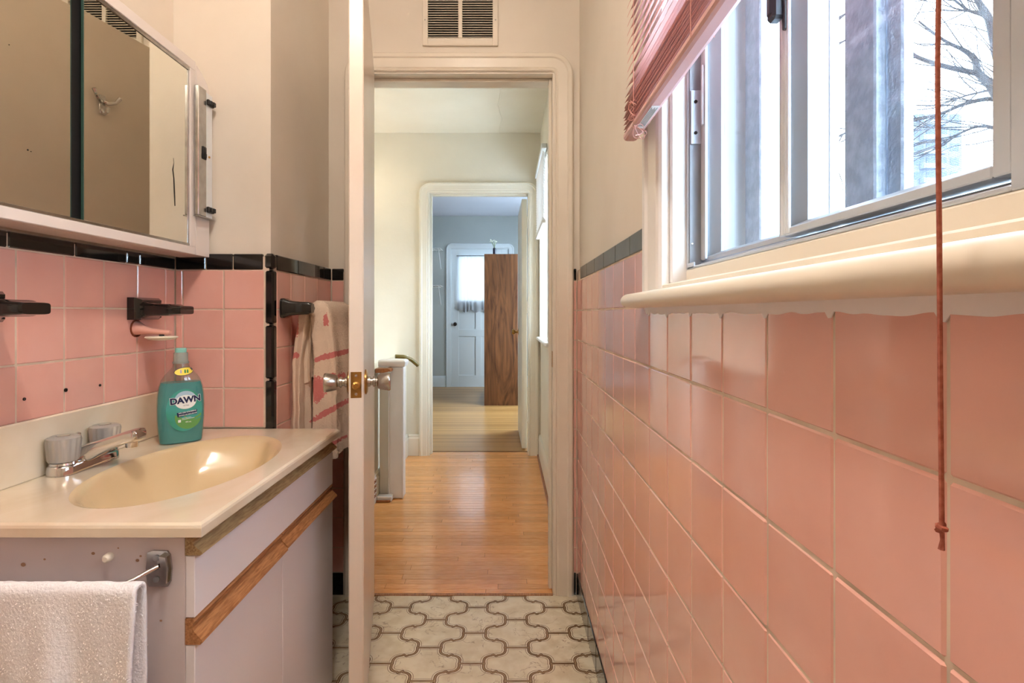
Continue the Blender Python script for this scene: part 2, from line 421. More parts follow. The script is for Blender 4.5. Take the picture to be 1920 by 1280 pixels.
def tag(o, label=None, cat=None, group=None, kind=None):
    if label: o['label'] = label
    if cat: o['category'] = cat
    if group: o['group'] = group
    if kind: o['kind'] = kind
    return o

def obj(name, mb, mats, parent=None, local=False, normals=True, **kw):
    me, c = mesh(name, mb, mats, normals=normals)
    o = bpy.data.objects.new(name, me)
    link(o, parent, c, local)
    tag(o, **kw)
    return o

def inst(name, me, parent, loc, rot=(0, 0, 0), scale=(1, 1, 1), local=False, **kw):
    o = bpy.data.objects.new(name, me); link(o, parent, loc, local)
    o.rotation_euler = rot; o.scale = scale
    tag(o, **kw)
    return o

def root(name, loc, rotz=0.0, **kw):
    o = bpy.data.objects.new(name, None); o.empty_display_size = .05
    link(o, None, loc); o.rotation_euler = (0, 0, rotz)
    tag(o, **kw)
    return o

def B(*a, **k): return MB().box(*a, **k)
def px(x, y, d): return (x - 950) / 1000 * d, C + (588 - y) / 1000 * d

# ================================================================== SETTING: bathroom shell
T = 0.11
DEND = 1.98
CEIL = C + 1.335
def struct(name, mb, mats, **kw): return obj(name, mb, mats, kind='structure', **kw)

# right (outside) wall with the window opening
WIN = (0.255, 0.905, C + 0.030, C + 0.780)       # y0, y1, z0, z1 of the hole
wr = MB()
wr.box(.272, .46, -1.3, WIN[0], 0, CEIL); wr.box(.272, .46, WIN[1], 2.10, 0, CEIL)
wr.box(.272, .46, WIN[0], WIN[1], 0, WIN[2]); wr.box(.272, .46, WIN[0], WIN[1], WIN[3], CEIL)
wall_right = struct('wall_right', wr, 'paint')
wl = B(-1.10, -.938, -1.3, 1.501, 0, CEIL)
wall_left = struct('wall_left', wl, 'paint')
wall_alcove = struct('wall_alcove', B(-1.10, -.664, 1.501, 1.991, 0, CEIL), 'paint')
we = MB()
OPL, OPR, OPT = -.527, .172, C + .893
we.box(-1.10, OPL - .02, 1.991, 2.10, 0, CEIL); we.box(OPR + .02, .272, 1.991, 2.10, 0, CEIL)
we.box(OPL - .02, OPR + .02, 1.991, 2.10, OPT + .02, CEIL)
we.box(-1.87, -1.1002, 1.991, 2.10, -2.2, CEIL)
wall_end = struct('wall_end', we, 'paint')
wall_rear = struct('wall_rear', B(-1.10, .46, -1.40, -1.3, 0, CEIL), 'paint')
ceil_b = struct('ceiling', B(-1.10, .46, -1.40, 2.10, CEIL, CEIL + .12), 'ceilwhite')
floor_b = struct('floor', B(-1.10, .272, -1.3, 1.985, -.12, -.0012), 'vinyl_gap')

# ---- lantern-shaped vinyl pieces
LW, LL, LH = .199, .075, .152
def side_curve(step):
    # from the flat end (LL/2, LH/2) to the side point (LW/2, 0): point-symmetric about its middle, with a small step
    p0 = Vector((LL / 2, LH / 2)); p1 = Vector((LW / 2, 0)); mid = (p0 + p1) / 2
    r = p1 - mid; ex = r.normalized(); ey = Vector((-ex.y, ex.x)); Ln = r.length
    if ey.y < 0: ey = -ey
    pts = [(0, 0), (0, .14), (.14, .14)] if step else [(0, 0), (.05, .05), (.14, .12)]
    for i in range(1, 11):
        t = i / 10; pts.append((.14 + .86 * t, .14 * (1 - t) + (.23 * math.sin(math.pi * t) ** .85 if t < 1 else 0)))
    sec = [mid + ex * (a * Ln) + ey * (b * Ln) for a, b in pts]       # middle -> side point (bulging out)
    fir = [2 * mid - q for q in sec][::-1]                            # flat end -> middle (bulging in)
    return fir + sec[1:]
def lantern(step):
    ur = [(q.x, q.y) for q in side_curve(step)]
    lr = [(x, -y) for x, y in ur[::-1]][1:]
    ll = [(-x, -y) for x, y in ur]
    ul = [(-x, y) for x, y in ur[::-1]][1:]
    out = ur + lr + ll + ul
    res = []
    for p in out:
        if not res or (abs(p[0] - res[-1][0]) + abs(p[1] - res[-1][1])) > 1e-5: res.append(p)
    if abs(res[0][0] - res[-1][0]) + abs(res[0][1] - res[-1][1]) < 1e-5: res.pop()
    return res
def offset(poly, d):
    n = len(poly); A = sum(poly[i][0] * poly[(i + 1) % n][1] - poly[(i + 1) % n][0] * poly[i][1] for i in range(n))
    sg = 1 if A > 0 else -1; out = []
    for i in range(n):
        a = Vector(poly[i - 1]); b = Vector(poly[i]); c = Vector(poly[(i + 1) % n])
        e1 = (b - a).normalized(); e2 = (c - b).normalized()
        n1 = Vector((-e1.y, e1.x)) * sg; n2 = Vector((-e2.y, e2.x)) * sg
        k = (n1 + n2); q = k / max(.55, k.length_squared / 2) if k.length > 1e-6 else n1
        out.append(tuple(b + q * d))
    return out
LP = lantern(True); LS = lantern(False)
L0, L1, L2, L3 = offset(LP, .0014), offset(LP, .0044), offset(LS, .0088), offset(LS, .0102)
lb = MB()
def ring3(p, z): return [(x, y, z) for x, y in p]
lb.loft([ring3(LP, -.0012), ring3(L0, 0)], 2, caps=False, smooth=False)
lb.loft([ring3(L0, 0), ring3(L1, 0)], 1, caps=False, smooth=False)
lb.loft([ring3(L1, 0), ring3(L2, 0)], 0, caps=False, smooth=False)
lb.loft([ring3(L2, 0), ring3(L3, 0)], 1, caps=False, smooth=False)
n3 = len(L3); lb.add(ring3(L3, 0), [tuple(range(n3))], 0)
lan_me, _ = mesh('vinyl_lantern', lb, ['vinyl', 'vinyl_line', 'vinyl_gap'], recentre=False)
LPX, LPY = LW + LL, LH
for r in range(-2, 27):
    for c in range(-3, 3):
        cx = -.105 + c * LPX + (.5 * LPX if r % 2 else 0); cy = 1.822 - r * LPY / 2
        if cx - LW / 2 < -.93 or cx + LW / 2 > .2600 or cy + LH / 2 > 1.984 or cy < -.05: 
            # pieces that meet a wall are trimmed
            if cx + LW / 2 < -.80 or cx - LW / 2 > .258 or cy - LH / 2 > 1.983 or cy < -.05: continue
            def clip(poly, ax, lim, keep):
                o = []
                for i in range(len(poly)):
                    a, b = poly[i - 1], poly[i]; ia, ib = keep(a[ax]), keep(b[ax])
                    if ia != ib:
                        t = (lim - a[ax]) / (b[ax] - a[ax]); o.append((a[0] + t * (b[0] - a[0]), a[1] + t * (b[1] - a[1])))
                    if ib: o.append(b)
                return o
            mb = MB(); ok = True
            for src, z, mi in ((L0, 0, 1), (L1, .00012, 0), (L2, .00024, 1), (L3, .00036, 0)):
                q = [(x + cx, y + cy) for x, y in src]
                q = clip(q, 0, .2595, lambda v: v <= .2595); q = clip(q, 1, 1.9835, lambda v: v <= 1.9835)
                q = clip(q, 0, -.93, lambda v: v >= -.93)
                if len(q) > 2: mb.add([(x, y, z) for x, y in q], [tuple(range(len(q)))], mi)
                else: ok = ok and src is not L0
            if mb.v and ok: obj('vinyl_lantern', mb, ['vinyl', 'vinyl_line'], floor_b, normals=False)
            continue
        inst('vinyl_lantern', lan_me, floor_b, (cx, cy, 0))

# ---- ceramic tile: every tile its own piece
_tc = {}
def tile_mesh(w, h, t, axis, m, bev=.0022):
    key = (round(w, 4), round(h, 4), round(t, 4), axis, m)
    if key not in _tc:
        b = MB()
        if axis == 'x': b.box(-t / 2, t / 2, -w / 2, w / 2, -h / 2, h / 2, bev)
        else: b.box(-w / 2, w / 2, -t / 2, t / 2, -h / 2, h / 2, bev)
        _tc[key], _ = mesh('tile', b, m, recentre=False)
    return _tc[key]
G = .0022
def tiles(parent, axis, plane, sgn, us, zs, m='pink', name='tile', t=.008, skip=None):
    """plane = coordinate of the glazed face, sgn = direction the face looks"""
    for i in range(len(us) - 1):
        for j in range(len(zs) - 1):
            u0, u1, z0, z1 = us[i], us[i + 1], zs[j], zs[j + 1]
            if skip and skip((u0 + u1) / 2, (z0 + z1) / 2): continue
            w, h = u1 - u0 - G, z1 - z0 - G
            if w < .003 or h < .003: continue
            jit = random.uniform(-.0004, .0004)
            c = plane - sgn * t / 2 + jit
            loc = (c, (u0 + u1) / 2, (z0 + z1) / 2) if axis == 'x' else ((u0 + u1) / 2, c, (z0 + z1) / 2)
            o = inst(name, tile_mesh(w, h, t, axis, m), parent, loc)
            a = random.uniform(-.004, .004); b = random.uniform(-.004, .004)
            o.rotation_euler = (0, a, b) if axis == 'x' else (a, 0, b)
rows = [C - .96] + [C + .0122 - k * T for k in range(8, -2, -1)]       # bottom to top (.1222)
# right wall
rcols = [.3175 + T * k for k in range(-4, 16)] + [1.979]
tiles(wall_right, 'x', .2616, -1, rcols, rows, skip=lambda u, z: z > C + .0122 and u < .975)
obj('grout_bed', B(.2631, .2719, -.30, 1.979, .002, C + .0122).box(.2631, .2719, .9775, 1.979, C + .0122, C + .160), 'grout', wall_right)
tiles(wall_right, 'x', .2610, -1, [.98 + .1525 * k for k in range(7)], [C + .1222, C + .167], m='grey_cap', name='cap_tile', t=.009)
tiles(wall_right, 'x', .2588, -1, [-.13 + .1525 * k for k in range(14)] + [1.978], [.0005, C - .96], m='black', name='base_tile', t=.010)
# left wall (behind the vanity)
lcols = [1.0077 + T * k for k in range(-5, 5)] + [1.489]
lrows = [C + .0122 - k * T for k in range(4, -2, -1)]
tiles(wall_left, 'x', -.926, 1, lcols, lrows)
obj('grout_bed', B(-.9379, -.9275, .40, 1.500, C - .43, C + .150), 'grout', wall_left)
tiles(wall_left, 'x', -.925, 1, [.99 + .1545 * k for k in range(-4, 3)] + [1.345, 1.489], [C + .1222, C + .1545], m='black', name='cap_tile', t=.011)
# alcove: face towards the camera and its side
frows = [C + .0122 - k * T for k in range(3, -2, -1)]
tiles(wall_alcove, 'y', 1.489, -1, [-.9255, -.905, -.7906, -.6775], frows)
obj('grout_bed', B(-.9255, -.6641, 1.4905, 1.5008, C - .318, C + .160).box(-.6639, -.6535, 1.5012, 1.979, .002, C + .160), 'grout', wall_alcove)
tiles(wall_alcove, 'y', 1.4875, -1, [-.9255, -.84, -.764, -.680], [C + .1222, C + .168], m='black', name='cap_tile', t=.011)
tiles(wall_alcove, 'x', -.652, 1, [1.513, 1.612, 1.722, 1.835, 1.979], rows)
tiles(wall_alcove, 'x', -.6505, 1, [1.513, 1.6655, 1.818, 1.90, 1.979], [C + .1222, C + .168], m='black', name='cap_tile', t=.011)
tiles(wall_alcove, 'x', -.6500, 1, [1.513, 1.6655, 1.818, 1.979], [.0005, C - .96], m='black', name='base_tile', t=.010)
for k in range(8):
    z1 = C + .1222 - k * .1535; z0 = max(.001, z1 - .1520)
    if z1 > .02: obj('corner_tile', B(-.6765, -.6500, 1.4868, 1.5120, z0, z1, b=.006), 'black', wall_alcove)
obj('corner_cap_tile', B(-.6790, -.6490, 1.4860, 1.5120, C + .1238, C + .1685, b=.008), 'black', wall_alcove)
# narrow strips beside the door casing on the end wall
obj('grout_bed', B(-.6515, -.604, 1.9815, 1.9908, .002, C + .155).box(.249, .2615, 1.9815, 1.9908, .002, C + .155), 'grout', wall_end)
tiles(wall_end, 'y', DEND, -1, [-.650, -.605], rows); tiles(wall_end, 'y', DEND, -1, [.2485, .2600], rows)
tiles(wall_end, 'y', 1.979, -1, [-.650, -.605], [C + .1222, C + .168], m='black', name='cap_tile', t=.010)
tiles(wall_end, 'y', 1.979, -1, [.2485, .2600], [C + .1222, C + .168], m='black', name='cap_tile', t=.010)
tiles(wall_end, 'y', 1.978, -1, [-.649, -.606], [.0005, C - .96], m='black', name='base_tile', t=.010)
tiles(wall_end, 'y', 1.978, -1, [.2485, .2580], [.0005, C - .96], m='black', name='base_tile', t=.010)
# three screw holes left by a removed fitting, in the left wall
for (sx, sy, s) in ((45, 748, .0024), (123, 731, .0032), (187, 722, .0022)):
    d = .926 / ((950 - sx) / 1000); z = C + (588 - sy) / 1000 * d
    obj('screw_anchor', MB().lathe([(s * 1.3, -.9262), (s * 1.3, -.9245), (s * .7, -.9240), (s * .7, -.9262)], (0, d, z), 'x', 12), 'iron', wall_left)

# ---- door casing: profile swept round the opening, rounded outer corners
PROF = [(0, 0), (0, .011), (.004, .015), (.009, .013), (.014, .016), (.046, .018), (.051, .022), (.063, .022), (.068, .017), (.070, .010), (.070, 0)]
def casing(name, xl, xr, top, yface, sgn, mats, wid=.070, foot=0.0, R=.012):
    path = [((xl, foot), (-1, 0)), ((xl, top - R), (-1, 0))]
    for i in range(1, 9):
        a = math.pi - i / 9 * math.pi / 2
        path.append(((xl + R + R * math.cos(a), top - R + R * math.sin(a)), (math.cos(a), math.sin(a))))
    path += [((xl + R, top), (0, 1)), ((xr - R, top), (0, 1))]
    for i in range(1, 9):
        a = math.pi / 2 - i / 9 * math.pi / 2
        path.append(((xr - R + R * math.cos(a), top - R + R * math.sin(a)), (math.cos(a), math.sin(a))))
    path += [((xr, top - R), (1, 0)), ((xr, foot), (1, 0))]
    k = wid / .070
    rings = [[(p[0] + n[0] * u * k, yface + sgn * h, p[1] + n[1] * u * k) for u, h in PROF] for p, n in path]
    return struct(name, MB().loft(rings, smooth=False), mats)
trim_1 = casing('trim_1', OPL - .006, OPR + .006, OPT + .006, 1.9905, -1, 'trim')
jm = MB()
jm.box(OPL - .0195, OPL, 1.985, 2.112, 0, OPT); jm.box(OPR, OPR + .0195, 1.985, 2.112, 0, OPT); jm.box(OPL - .0195, OPR + .0195, 1.985, 2.112, OPT, OPT + .0195)
trim_2 = struct('trim_2', jm, 'trim')
st = MB()
st.box(OPL, OPL + .012, 2.026, 2.066, 0, OPT, b=.002); st.box(OPR - .012, OPR, 2.026, 2.066, 0, OPT, b=.002); st.box(OPL + .012, OPR - .012, 2.026, 2.066, OPT - .012, OPT, b=.002)
obj('door_stop', st, 'trim', trim_2)
obj('strike_plate', B(OPR - .0016, OPR, 1.994, 2.020, C - .20, C - .14, b=.0006), 'brass', trim_2)
trim_3 = casing('trim_3', OPL - .006, OPR + .006, OPT + .006, 2.1005, 1, 'halltrim')

# ---- bathroom door, standing open
th = math.radians(11.9)
door = root('door_1', (-.487, 1.963, 0.0), th, kind='structure')
DT, DW, DZ0, DZ1 = .035, .700, .012, C + .885
leaf = obj('door_leaf', B(-DT, 0, -DW, 0, DZ0, DZ1, b=.0025), 'door', door, True)
kz, ky = C - .170, -DW + .058
obj('latch_plate', B(-DT / 2 - .0125, -DT / 2 + .0125, -DW - .0014, -DW + .001, kz - .031, kz + .031, b=.0005), 'brass', door, True)
obj('latch_bolt', MB().lathe([(.0095, -DW - .002), (.0095, -DW - .006), (.006, -DW - .009)], (-DT / 2, 0, kz - .002), 'y', 16), 'brass', door, True)
for s in (1, -1):
    obj('latch_screw', MB().lathe([(.0035, -DW - .0012), (.0035, -DW - .0024), (.002, -DW - .003)], (-DT / 2, 0, kz + s * .022), 'y', 10), 'nickel', door, True)
def knob(x0, s, nm):
    pr = [(.031, 0), (.031, .004), (.026, .007)]
    obj(nm, MB().lathe([(r, x0 + s * h) for r, h in pr], (0, ky, kz), 'x', 28), 'brass', door, True)
    pr2 = [(.013, .007), (.0125, .013), (.0095, .014), (.0095, .019), (.013, .020), (.0135, .025), (.011, .026), (.0105, .030), (.0165, .031), (.0185, .033), (.0235, .056), (.0238, .060), (.022, .0625), (.0, .0635)]
    obj('door_knob', MB().lathe([(r, x0 + s * h) for r, h in pr2], (0, ky, kz), 'x', 32), 'nickel', door, True)
knob(0, 1, 'knob_rose'); knob(-DT, -1, 'knob_rose')
for hz in (.25, 1.0, 1.72):
    obj('hinge', MB().lathe([(.006, hz), (.006, hz + .09)], (-DT - .004, .004, 0), 'z', 10), 'trim', door, True)
# coat hook on the bathroom side of the door
hk = MB(); hy, hz = -.355, C + .628
hk.box(-DT - .003, -DT, hy - .010, hy + .010, hz - .026, hz + .030, b=.001)
hk.tube([(-DT - .002, hy, hz + .012), (-DT - .010, hy - .012, hz + .008), (-DT - .017, hy - .030, hz + .016), (-DT - .020, hy - .042, hz + .034)], [.006, .0055, .005, .0062], 8)
hk.tube([(-DT - .002, hy, hz + .012), (-DT - .010, hy + .012, hz + .008), (-DT - .017, hy + .030, hz + .016), (-DT - .020, hy + .042, hz + .034)], [.006, .0055, .005, .0062], 8)
hk.tube([(-DT - .002, hy, hz - .014), (-DT - .011, hy, hz - .026), (-DT - .019, hy, hz - .022), (-DT - .021, hy, hz - .008)], [.006, .006, .0055, .006], 8)
obj('coat_hook', hk, 'chrome', door, True)

# ---- window: wooden surround
surround = root('trim_4', (.26, .60, C + .01), kind='structure')
cs = MB()
def vcasing(y0, y1):     # y1 outer edge, profile across y
    s = 1 if y1 > y0 else -1; w = abs(y1 - y0); k = w / .070
    poly = [(.272 - h * 1.1, y0 + s * u * k) for u, h in PROF]
    return poly
for (y0, y1) in ((.893, .985), (.264, .172)):
    mb = MB(); poly = vcasing(y0, y1)
    mb.loft([[(x, y, z) for x, y in poly] for z in (C + .037, C + .80)], smooth=False)
    obj('window_casing', mb, 'white_gloss', surround)
hc = MB(); hc.loft([[(.272 - h * 1.1, y, C + .80 + u * 1.3) for u, h in PROF] for y in (.172, .985)], smooth=False)
obj('head_casing', hc, 'white_gloss', surround)
jb = MB()
jb.box(.2725, .420, .885, .9045, C + .0495, C + .760, b=.003); jb.box(.2725, .420, .2555, .278, C + .0495, C + .760, b=.003)
jb.box(.2725, .420, .2555, .9045, C + .760, C + .7795, b=.003)
obj('window_jamb', jb, 'white_gloss', surround)
# stool: rounded nose, its underside and the wooden rail above it
sp = [(.2610, .0110)] 
for i in range(0, 13):
    a = -math.pi / 2 - i / 12 * math.pi
    sp.append((.2300 + .0150 * math.cos(a), .0240 + .0130 * math.sin(a)))
sp += [(.2610, .0370)]
mb = MB()
def sill_ring(y, k=1.0, cx=.245, cz=.024): return [(cx + (x - cx) * k, y, C + cz + (z - cz) * k) for x, z in sp]
mb.loft([sill_ring(1.024, .55), sill_ring(1.021, .82), sill_ring(1.015, .95), sill_ring(1.005)] + [sill_ring(y) for y in (.8, .6, .4, .2, .135)] + [sill_ring(.128, .8)])
obj('window_sill', mb, 'sill', surround)
obj('sill_board', B(.2605, .425, .2555, .9045, C + .0305, C + .0490, b=.002).box(.2610, .2720, .172, .984, C + .0125, C + .0368), 'sill', surround)
obj('sill_rail', B(.2975, .330, .2785, .8845, C + .0492, C + .0725, b=.002), 'sill', surround)
cb = MB(); up = []; lo = []
yy = .130
while yy < 1.0:
    up.append((.2575, yy, C + .0135)); lo.append((.2612, yy, C + .000 + .003 * noise.noise(Vector((yy * 38, 1.3, 0))) - (.005 if abs(((yy - .3175) / T) % 1) < .06 else 0)))
    yy += .004
cb.grid([up, lo, [(.2622, p[1], p[2]) for p in lo], [(.2622, p[1], p[2]) for p in up]])
obj('caulk_bead', cb, 'caulk', surround)

# ---- window: inner aluminium slider, outer storm window, screen
win = root('window_1', (.36, .60, C + .0725), kind='structure')
def rect_frame(mb, x0, x1, y0, y1, z0, z1, wy, wz0, wz1, b=.0015, m=0):
    mb.box(x0, x1, y0, y0 + wy, z0, z1, b, m); mb.box(x0, x1, y1 - wy, y1, z0, z1, b, m)
    mb.box(x0, x1, y0 + wy, y1 - wy, z0, z0 + wz0, b, m); mb.box(x0, x1, y0 + wy, y1 - wy, z1 - wz1, z1, b, m)
ZT = C + .7595
fm = MB()
fm.box(.298, .360, .8795, .8848, C + .0726, ZT, .001); fm.box(.298, .360, .2784, .3160, C + .0726, ZT, .001)
fm.box(.298, .360, .316, .8795, C + .0726, C + .0765, .001); fm.box(.298, .360, .316, .8795, ZT - .006, ZT, .001)
fm.box(.298, .3005, .8500, .8795, C + .0726, C + .0825, .0005); fm.box(.3195, .3215, .316, .8795, C + .0765, C + .0835, .0005)
obj('window_frame', fm, 'alu', win)
obj('track_face', B(.3010, .3190, .8760, .8794, C + .0768, ZT - .007), 'alu_dark', win)
# far (outer) sash
def sash(name, xi, xo, y0, y1, wst, light):
    mb = MB(); z0, z1 = C + .0842, ZT - .010; xg = xo - .002
    # stiles and rails with a bevel running back to the glass
    def member(a0, a1, b0, b1): pass
    zb = C + .0998; zt = z1 - .030
    mb.box(xi, xg + .004, y0, y0 + wst * .55, z0, z1, .001); mb.box(xi, xg + .004, y1 - wst * .55, y1, z0, z1, .001)
    mb.box(xi, xg + .004, y0 + wst * .55, y1 - wst * .55, z1 - .020, z1, .001)
    mb.box(xi, xg + .004, y0 + wst * .55, y1 - wst * .55, z0, z0 + .008, .001)
    s = obj(name, mb, 'alu_light' if light else 'alu', win)
    bd = MB()
    ya, yb = y0 + wst * .55, y1 - wst * .55; ga, gb = y0 + wst, y1 - wst
    z_a, z_b = z0 + .008, z1 - .020
    P = [(xi + .001, ya, z_a), (xi + .001, yb, z_a), (xi + .001, yb, z_b), (xi + .001, ya, z_b)]
    Q = [(xg, ga, zb), (xg, gb, zb), (xg, gb, zt), (xg, ga, zt)]
    R = [(xg + .003, ga, zb), (xg + .003, gb, zb), (xg + .003, gb, zt), (xg + .003, ga, zt)]
    bd.loft([P, Q, R], caps=False, smooth=False)
    obj('glazing_bead', bd, 'alu_dark', s, normals=False)
    obj('pane', B(xg, xg + .002, ga - .004, gb + .004, zb - .004, zt + .004), 'glass', s)
    return s
s_far = sash('sash', .3225, .345, .574, .8790, .026, False)
s_near = sash('sash', .3010, .3215, .318, .5900, .024, False)
# white pull stile of the far sash, with rounded lower end, and its catch
pb = MB()
pts = [(.8560, ZT - .012), (.8560, C + .0885), (.8585, C + .0868), (.870, C + .0872), (.8755, C + .0890), (.8755, ZT - .012)]
pb.prism([(y, z) for y, z in pts], 'x', .3190, .3222)
obj('pull_stile', pb, 'alu_light', s_far)
obj('catch_lip', B(.3150, .3192, .8600, .8660, C + .305, C + .402, b=.001), 'alu_light', s_far)
kp = obj('keeper_plate', B(.3020, .3185, .8735, .8762, C + .278, C + .366, b=.0006), 'alu', win)
for z in (C + .296, C + .347):
    obj('screw', MB().lathe([(.0028, .8738), (.0028, .8722), (.001, .8716)], (.3095, 0, z), 'y', 10), 'iron', kp)
obj('screw', MB().lathe([(.0018, .8768), (.0018, .8752)], (.3045, 0, C + .115), 'y', 8), 'nickel', win)
# meeting stile fluting and the black latch on it
fl = MB()
for y in (.5690, .5745, .580): fl.lathe([(.0022, C + .086), (.0022, ZT - .012)], (.3008, y, 0), 'z', 8)
obj('meeting_flutes', fl, 'alu_light', s_near)
lt = MB(); lt.box(.286, .300, .572, .588, C + .318, C + .42, .003); lt.box(.284, .292, .574, .586, C + .322, C + .41, .003); lt.box(.296, .3005, .569, .574, C + .304, C + .42, .001)
obj('sash_latch', lt, 'grey_plastic', s_near)
# storm window outside it
sf = MB()
sf.box(.395, .427, .8320, .8845, C + .0495, ZT, .002); sf.box(.395, .427, .2785, .316, C + .0495, ZT, .002)
sf.box(.395, .427, .316, .832, C + .0495, C + .0660, .002); sf.box(.395, .427, .316, .832, ZT - .014, ZT, .002)
obj('storm_frame', sf, 'alu_wet', win)
obj('storm_stile', B(.3970, .4110, .658, .680, C + .0665, ZT - .0145, b=.002), 'alu', win)
obj('storm_stile', B(.3970, .4110, .5755, .628, C + .0665, ZT - .0145, b=.002), 'alu_wet', win)
obj('storm_stile', B(.4130, .4260, .557, .585, C + .0665, ZT - .0145, b=.002), 'alu_wet', win)
obj('storm_pane', B(.4025, .4040, .6802, .8318, C + .0665, ZT - .0145), 'glass_mist', win)
obj('storm_pane', B(.4050, .4065, .3162, .5753, C + .0665, ZT - .0145), 'glass', win)
sc_ = MB(); sc_.add([(.4210, .3162, C + .0665), (.4210, .5568, C + .0665), (.4210, .5568, ZT - .0145), (.4210, .3162, ZT - .0145)], [(0, 1, 2, 3)])
obj('insect_screen', sc_, 'screen', win, normals=False)

# ================================================================== SETTING: hall and far room
HW = 3.94
hr = MB(); HWIN = (3.10, 3.80, C - .165, C + .94)
hr.box(.250, .46, 2.1002, HWIN[0], 0, CEIL); hr.box(.250, .46, HWIN[1], HW, 0, CEIL)
hr.box(.250, .46, HWIN[0], HWIN[1], 0, HWIN[2]); hr.box(.250, .46, HWIN[0], HWIN[1], HWIN[3], CEIL)
wall_hr = struct('wall_hall_right', hr, 'hallpaint')
wall_hl = struct('wall_hall_left', B(-1.87, -1.75, 2.1002, HW, -2.2, CEIL), 'hallpaint')
wall_sg = struct('wall_stair_guard', B(-.80, -.740, 2.1002, HW - .0005, -.12, C - .330), 'hallpaint')
obj('guard_cap', B(-.815, -.725, 2.1302, HW - .0010, C - .3295, C - .305, b=.005), 'halltrim', wall_sg)
struct('floor_stairwell', B(-1.75, -.80, 2.1002, HW, -2.2, -2.1), 'planks')
FOL, FOR_, FOT = -.568, .158, C + .891
hf = MB(); hf.box(-1.87, FOL - .02, HW, HW + .12, -2.2, CEIL + .06); hf.box(FOR_ + .02, .46, HW, HW + .12, 0, CEIL + .06); hf.box(FOL - .02, FOR_ + .02, HW, HW + .12, FOT + .02, CEIL + .06)
wall_hf = struct('wall_hall_end', hf, 'hallpaint')
hc_ = struct('ceiling_hall', B(-1.87, .46, 2.1002, HW, CEIL, CEIL + .12), 'hallpaint')
# thin ridge where the hall ceiling was patched
rp = MB(); rp.tube([(-.045 + .012 * math.sin(k * 1.7), 2.12 + k * .13, CEIL + .002) for k in range(15)], .0055, 6)
obj('ceiling_seam', rp, 'hallpaint', hc_)
floor_h = struct('floor_hall', B(-.80, .30, 1.9855, HW + .12, -.12, -.004), 'plank_gap')
y = 1.988; PWD = .038
pcache = {}
while y + PWD < HW + .12:
    xs = [-.739]
    off = random.uniform(.25, .95); xq = -.739 + off
    while xq < .10:
        xs.append(xq); xq += random.uniform(.35, .9)
    xs.append(.2495)
    inside = 2.1 < y < HW - PWD
    for a, b in zip(xs[:-1], xs[1:]):
        if not inside:
            lim = (OPL, OPR) if y < 2.2 else (FOL, FOR_)
            a, b = max(a, lim[0]), min(b, lim[1])
            if b - a < .01: continue
        mb = MB(); w = b - a
        mb.box(-w / 2 + .0004, w / 2 - .0004, -PWD / 2 + .0004, PWD / 2 - .0004, -.004, random.uniform(-.0003, .0003), .0006)
        me, _ = mesh('plank', mb, 'planks', recentre=False)
        inst('plank', me, floor_h, ((a + b) / 2, y + PWD / 2, 0))
    y += PWD
obj('threshold_strip', B(OPL, OPR, 1.976, 1.992, -.001, .0025, b=.001), 'oak', floor_h)
def baseb(name, mb): return struct(name, mb, 'halltrim')
bprof = [(0, 0), (.016, 0), (.016, .125), (.012, .135), (.012, .145), (.006, .155), (0, .155)]
bb = MB(); bb.loft([[(-.740 + u, y, .001 + z) for u, z in bprof] for y in (2.13, HW - .0005)], smooth=False); baseb('baseboard_left', bb)
bb = MB(); bb.loft([[(.250 - u, y, .001 + z) for u, z in bprof] for y in (2.13, HW - .0005)], smooth=False); baseb('baseboard_right', bb)
bb = MB(); bb.loft([[(x, HW - u, .001 + z) for u, z in bprof] for x in (-.7235, -.645)], smooth=False); baseb('baseboard_end', bb)
obj('quarter_round', MB().lathe([(.009, 2.13), (.009, HW - .02)], (.231, 0, .004), 'y', 12), 'railwood', bpy.data.objects['baseboard_right'])
trim_5 = casing('trim_5', FOL - .006, FOR_ + .006, FOT + .006, HW - .0005, -1, 'halltrim', wid=.072)
jm = MB(); jm.box(FOL - .0195, FOL, HW - .006, HW + .126, 0, FOT); jm.box(FOR_, FOR_ + .0195, HW - .006, HW + .126, 0, FOT); jm.box(FOL - .0195, FOR_ + .0195, HW - .006, HW + .126, FOT, FOT + .0195)
trim_6 = struct('trim_6', jm, 'halltrim')
obj('door_stop', B(FOL, FOL + .012, HW + .03, HW + .07, 0, FOT, b=.002).box(FOL + .012, FOR_ - .012, HW + .03, HW + .07, FOT - .012, FOT, b=.002), 'halltrim', trim_6)

# hall window (seen at a slant) with trim, sill, sash
w2 = root('window_2', (.30, 3.45, C - .16), kind='structure')
f = MB(); rect_frame(f, .330, .400, HWIN[0] + .002, HWIN[1] - .002, HWIN[2] + .002, HWIN[3] - .002, .035, .04, .035)
f.box(.340, .380, HWIN[0] + .037, HWIN[1] - .037, C + .36, C + .40, .002); obj('window_frame', f, 'halltrim', w2)
obj('pane', B(.362, .365, HWIN[0] + .037, HWIN[1] - .037, HWIN[2] + .042, HWIN[3] - .037), 'glass', w2)
f = MB(); f.box(.236, .2505, HWIN[1], HWIN[1] + .07, HWIN[2], HWIN[3] + .07, .003); f.box(.236, .2505, HWIN[0] - .07, HWIN[0], HWIN[2], HWIN[3] + .07, .003); f.box(.236, .2505, HWIN[0], HWIN[1], HWIN[3], HWIN[3] + .07, .003)
obj('window_casing', f, 'halltrim', w2)
obj('window_sill', B(.215, .330, HWIN[0] - .09, HWIN[1] + .09, C - .188, C - .166, b=.006), 'whitepost', w2)

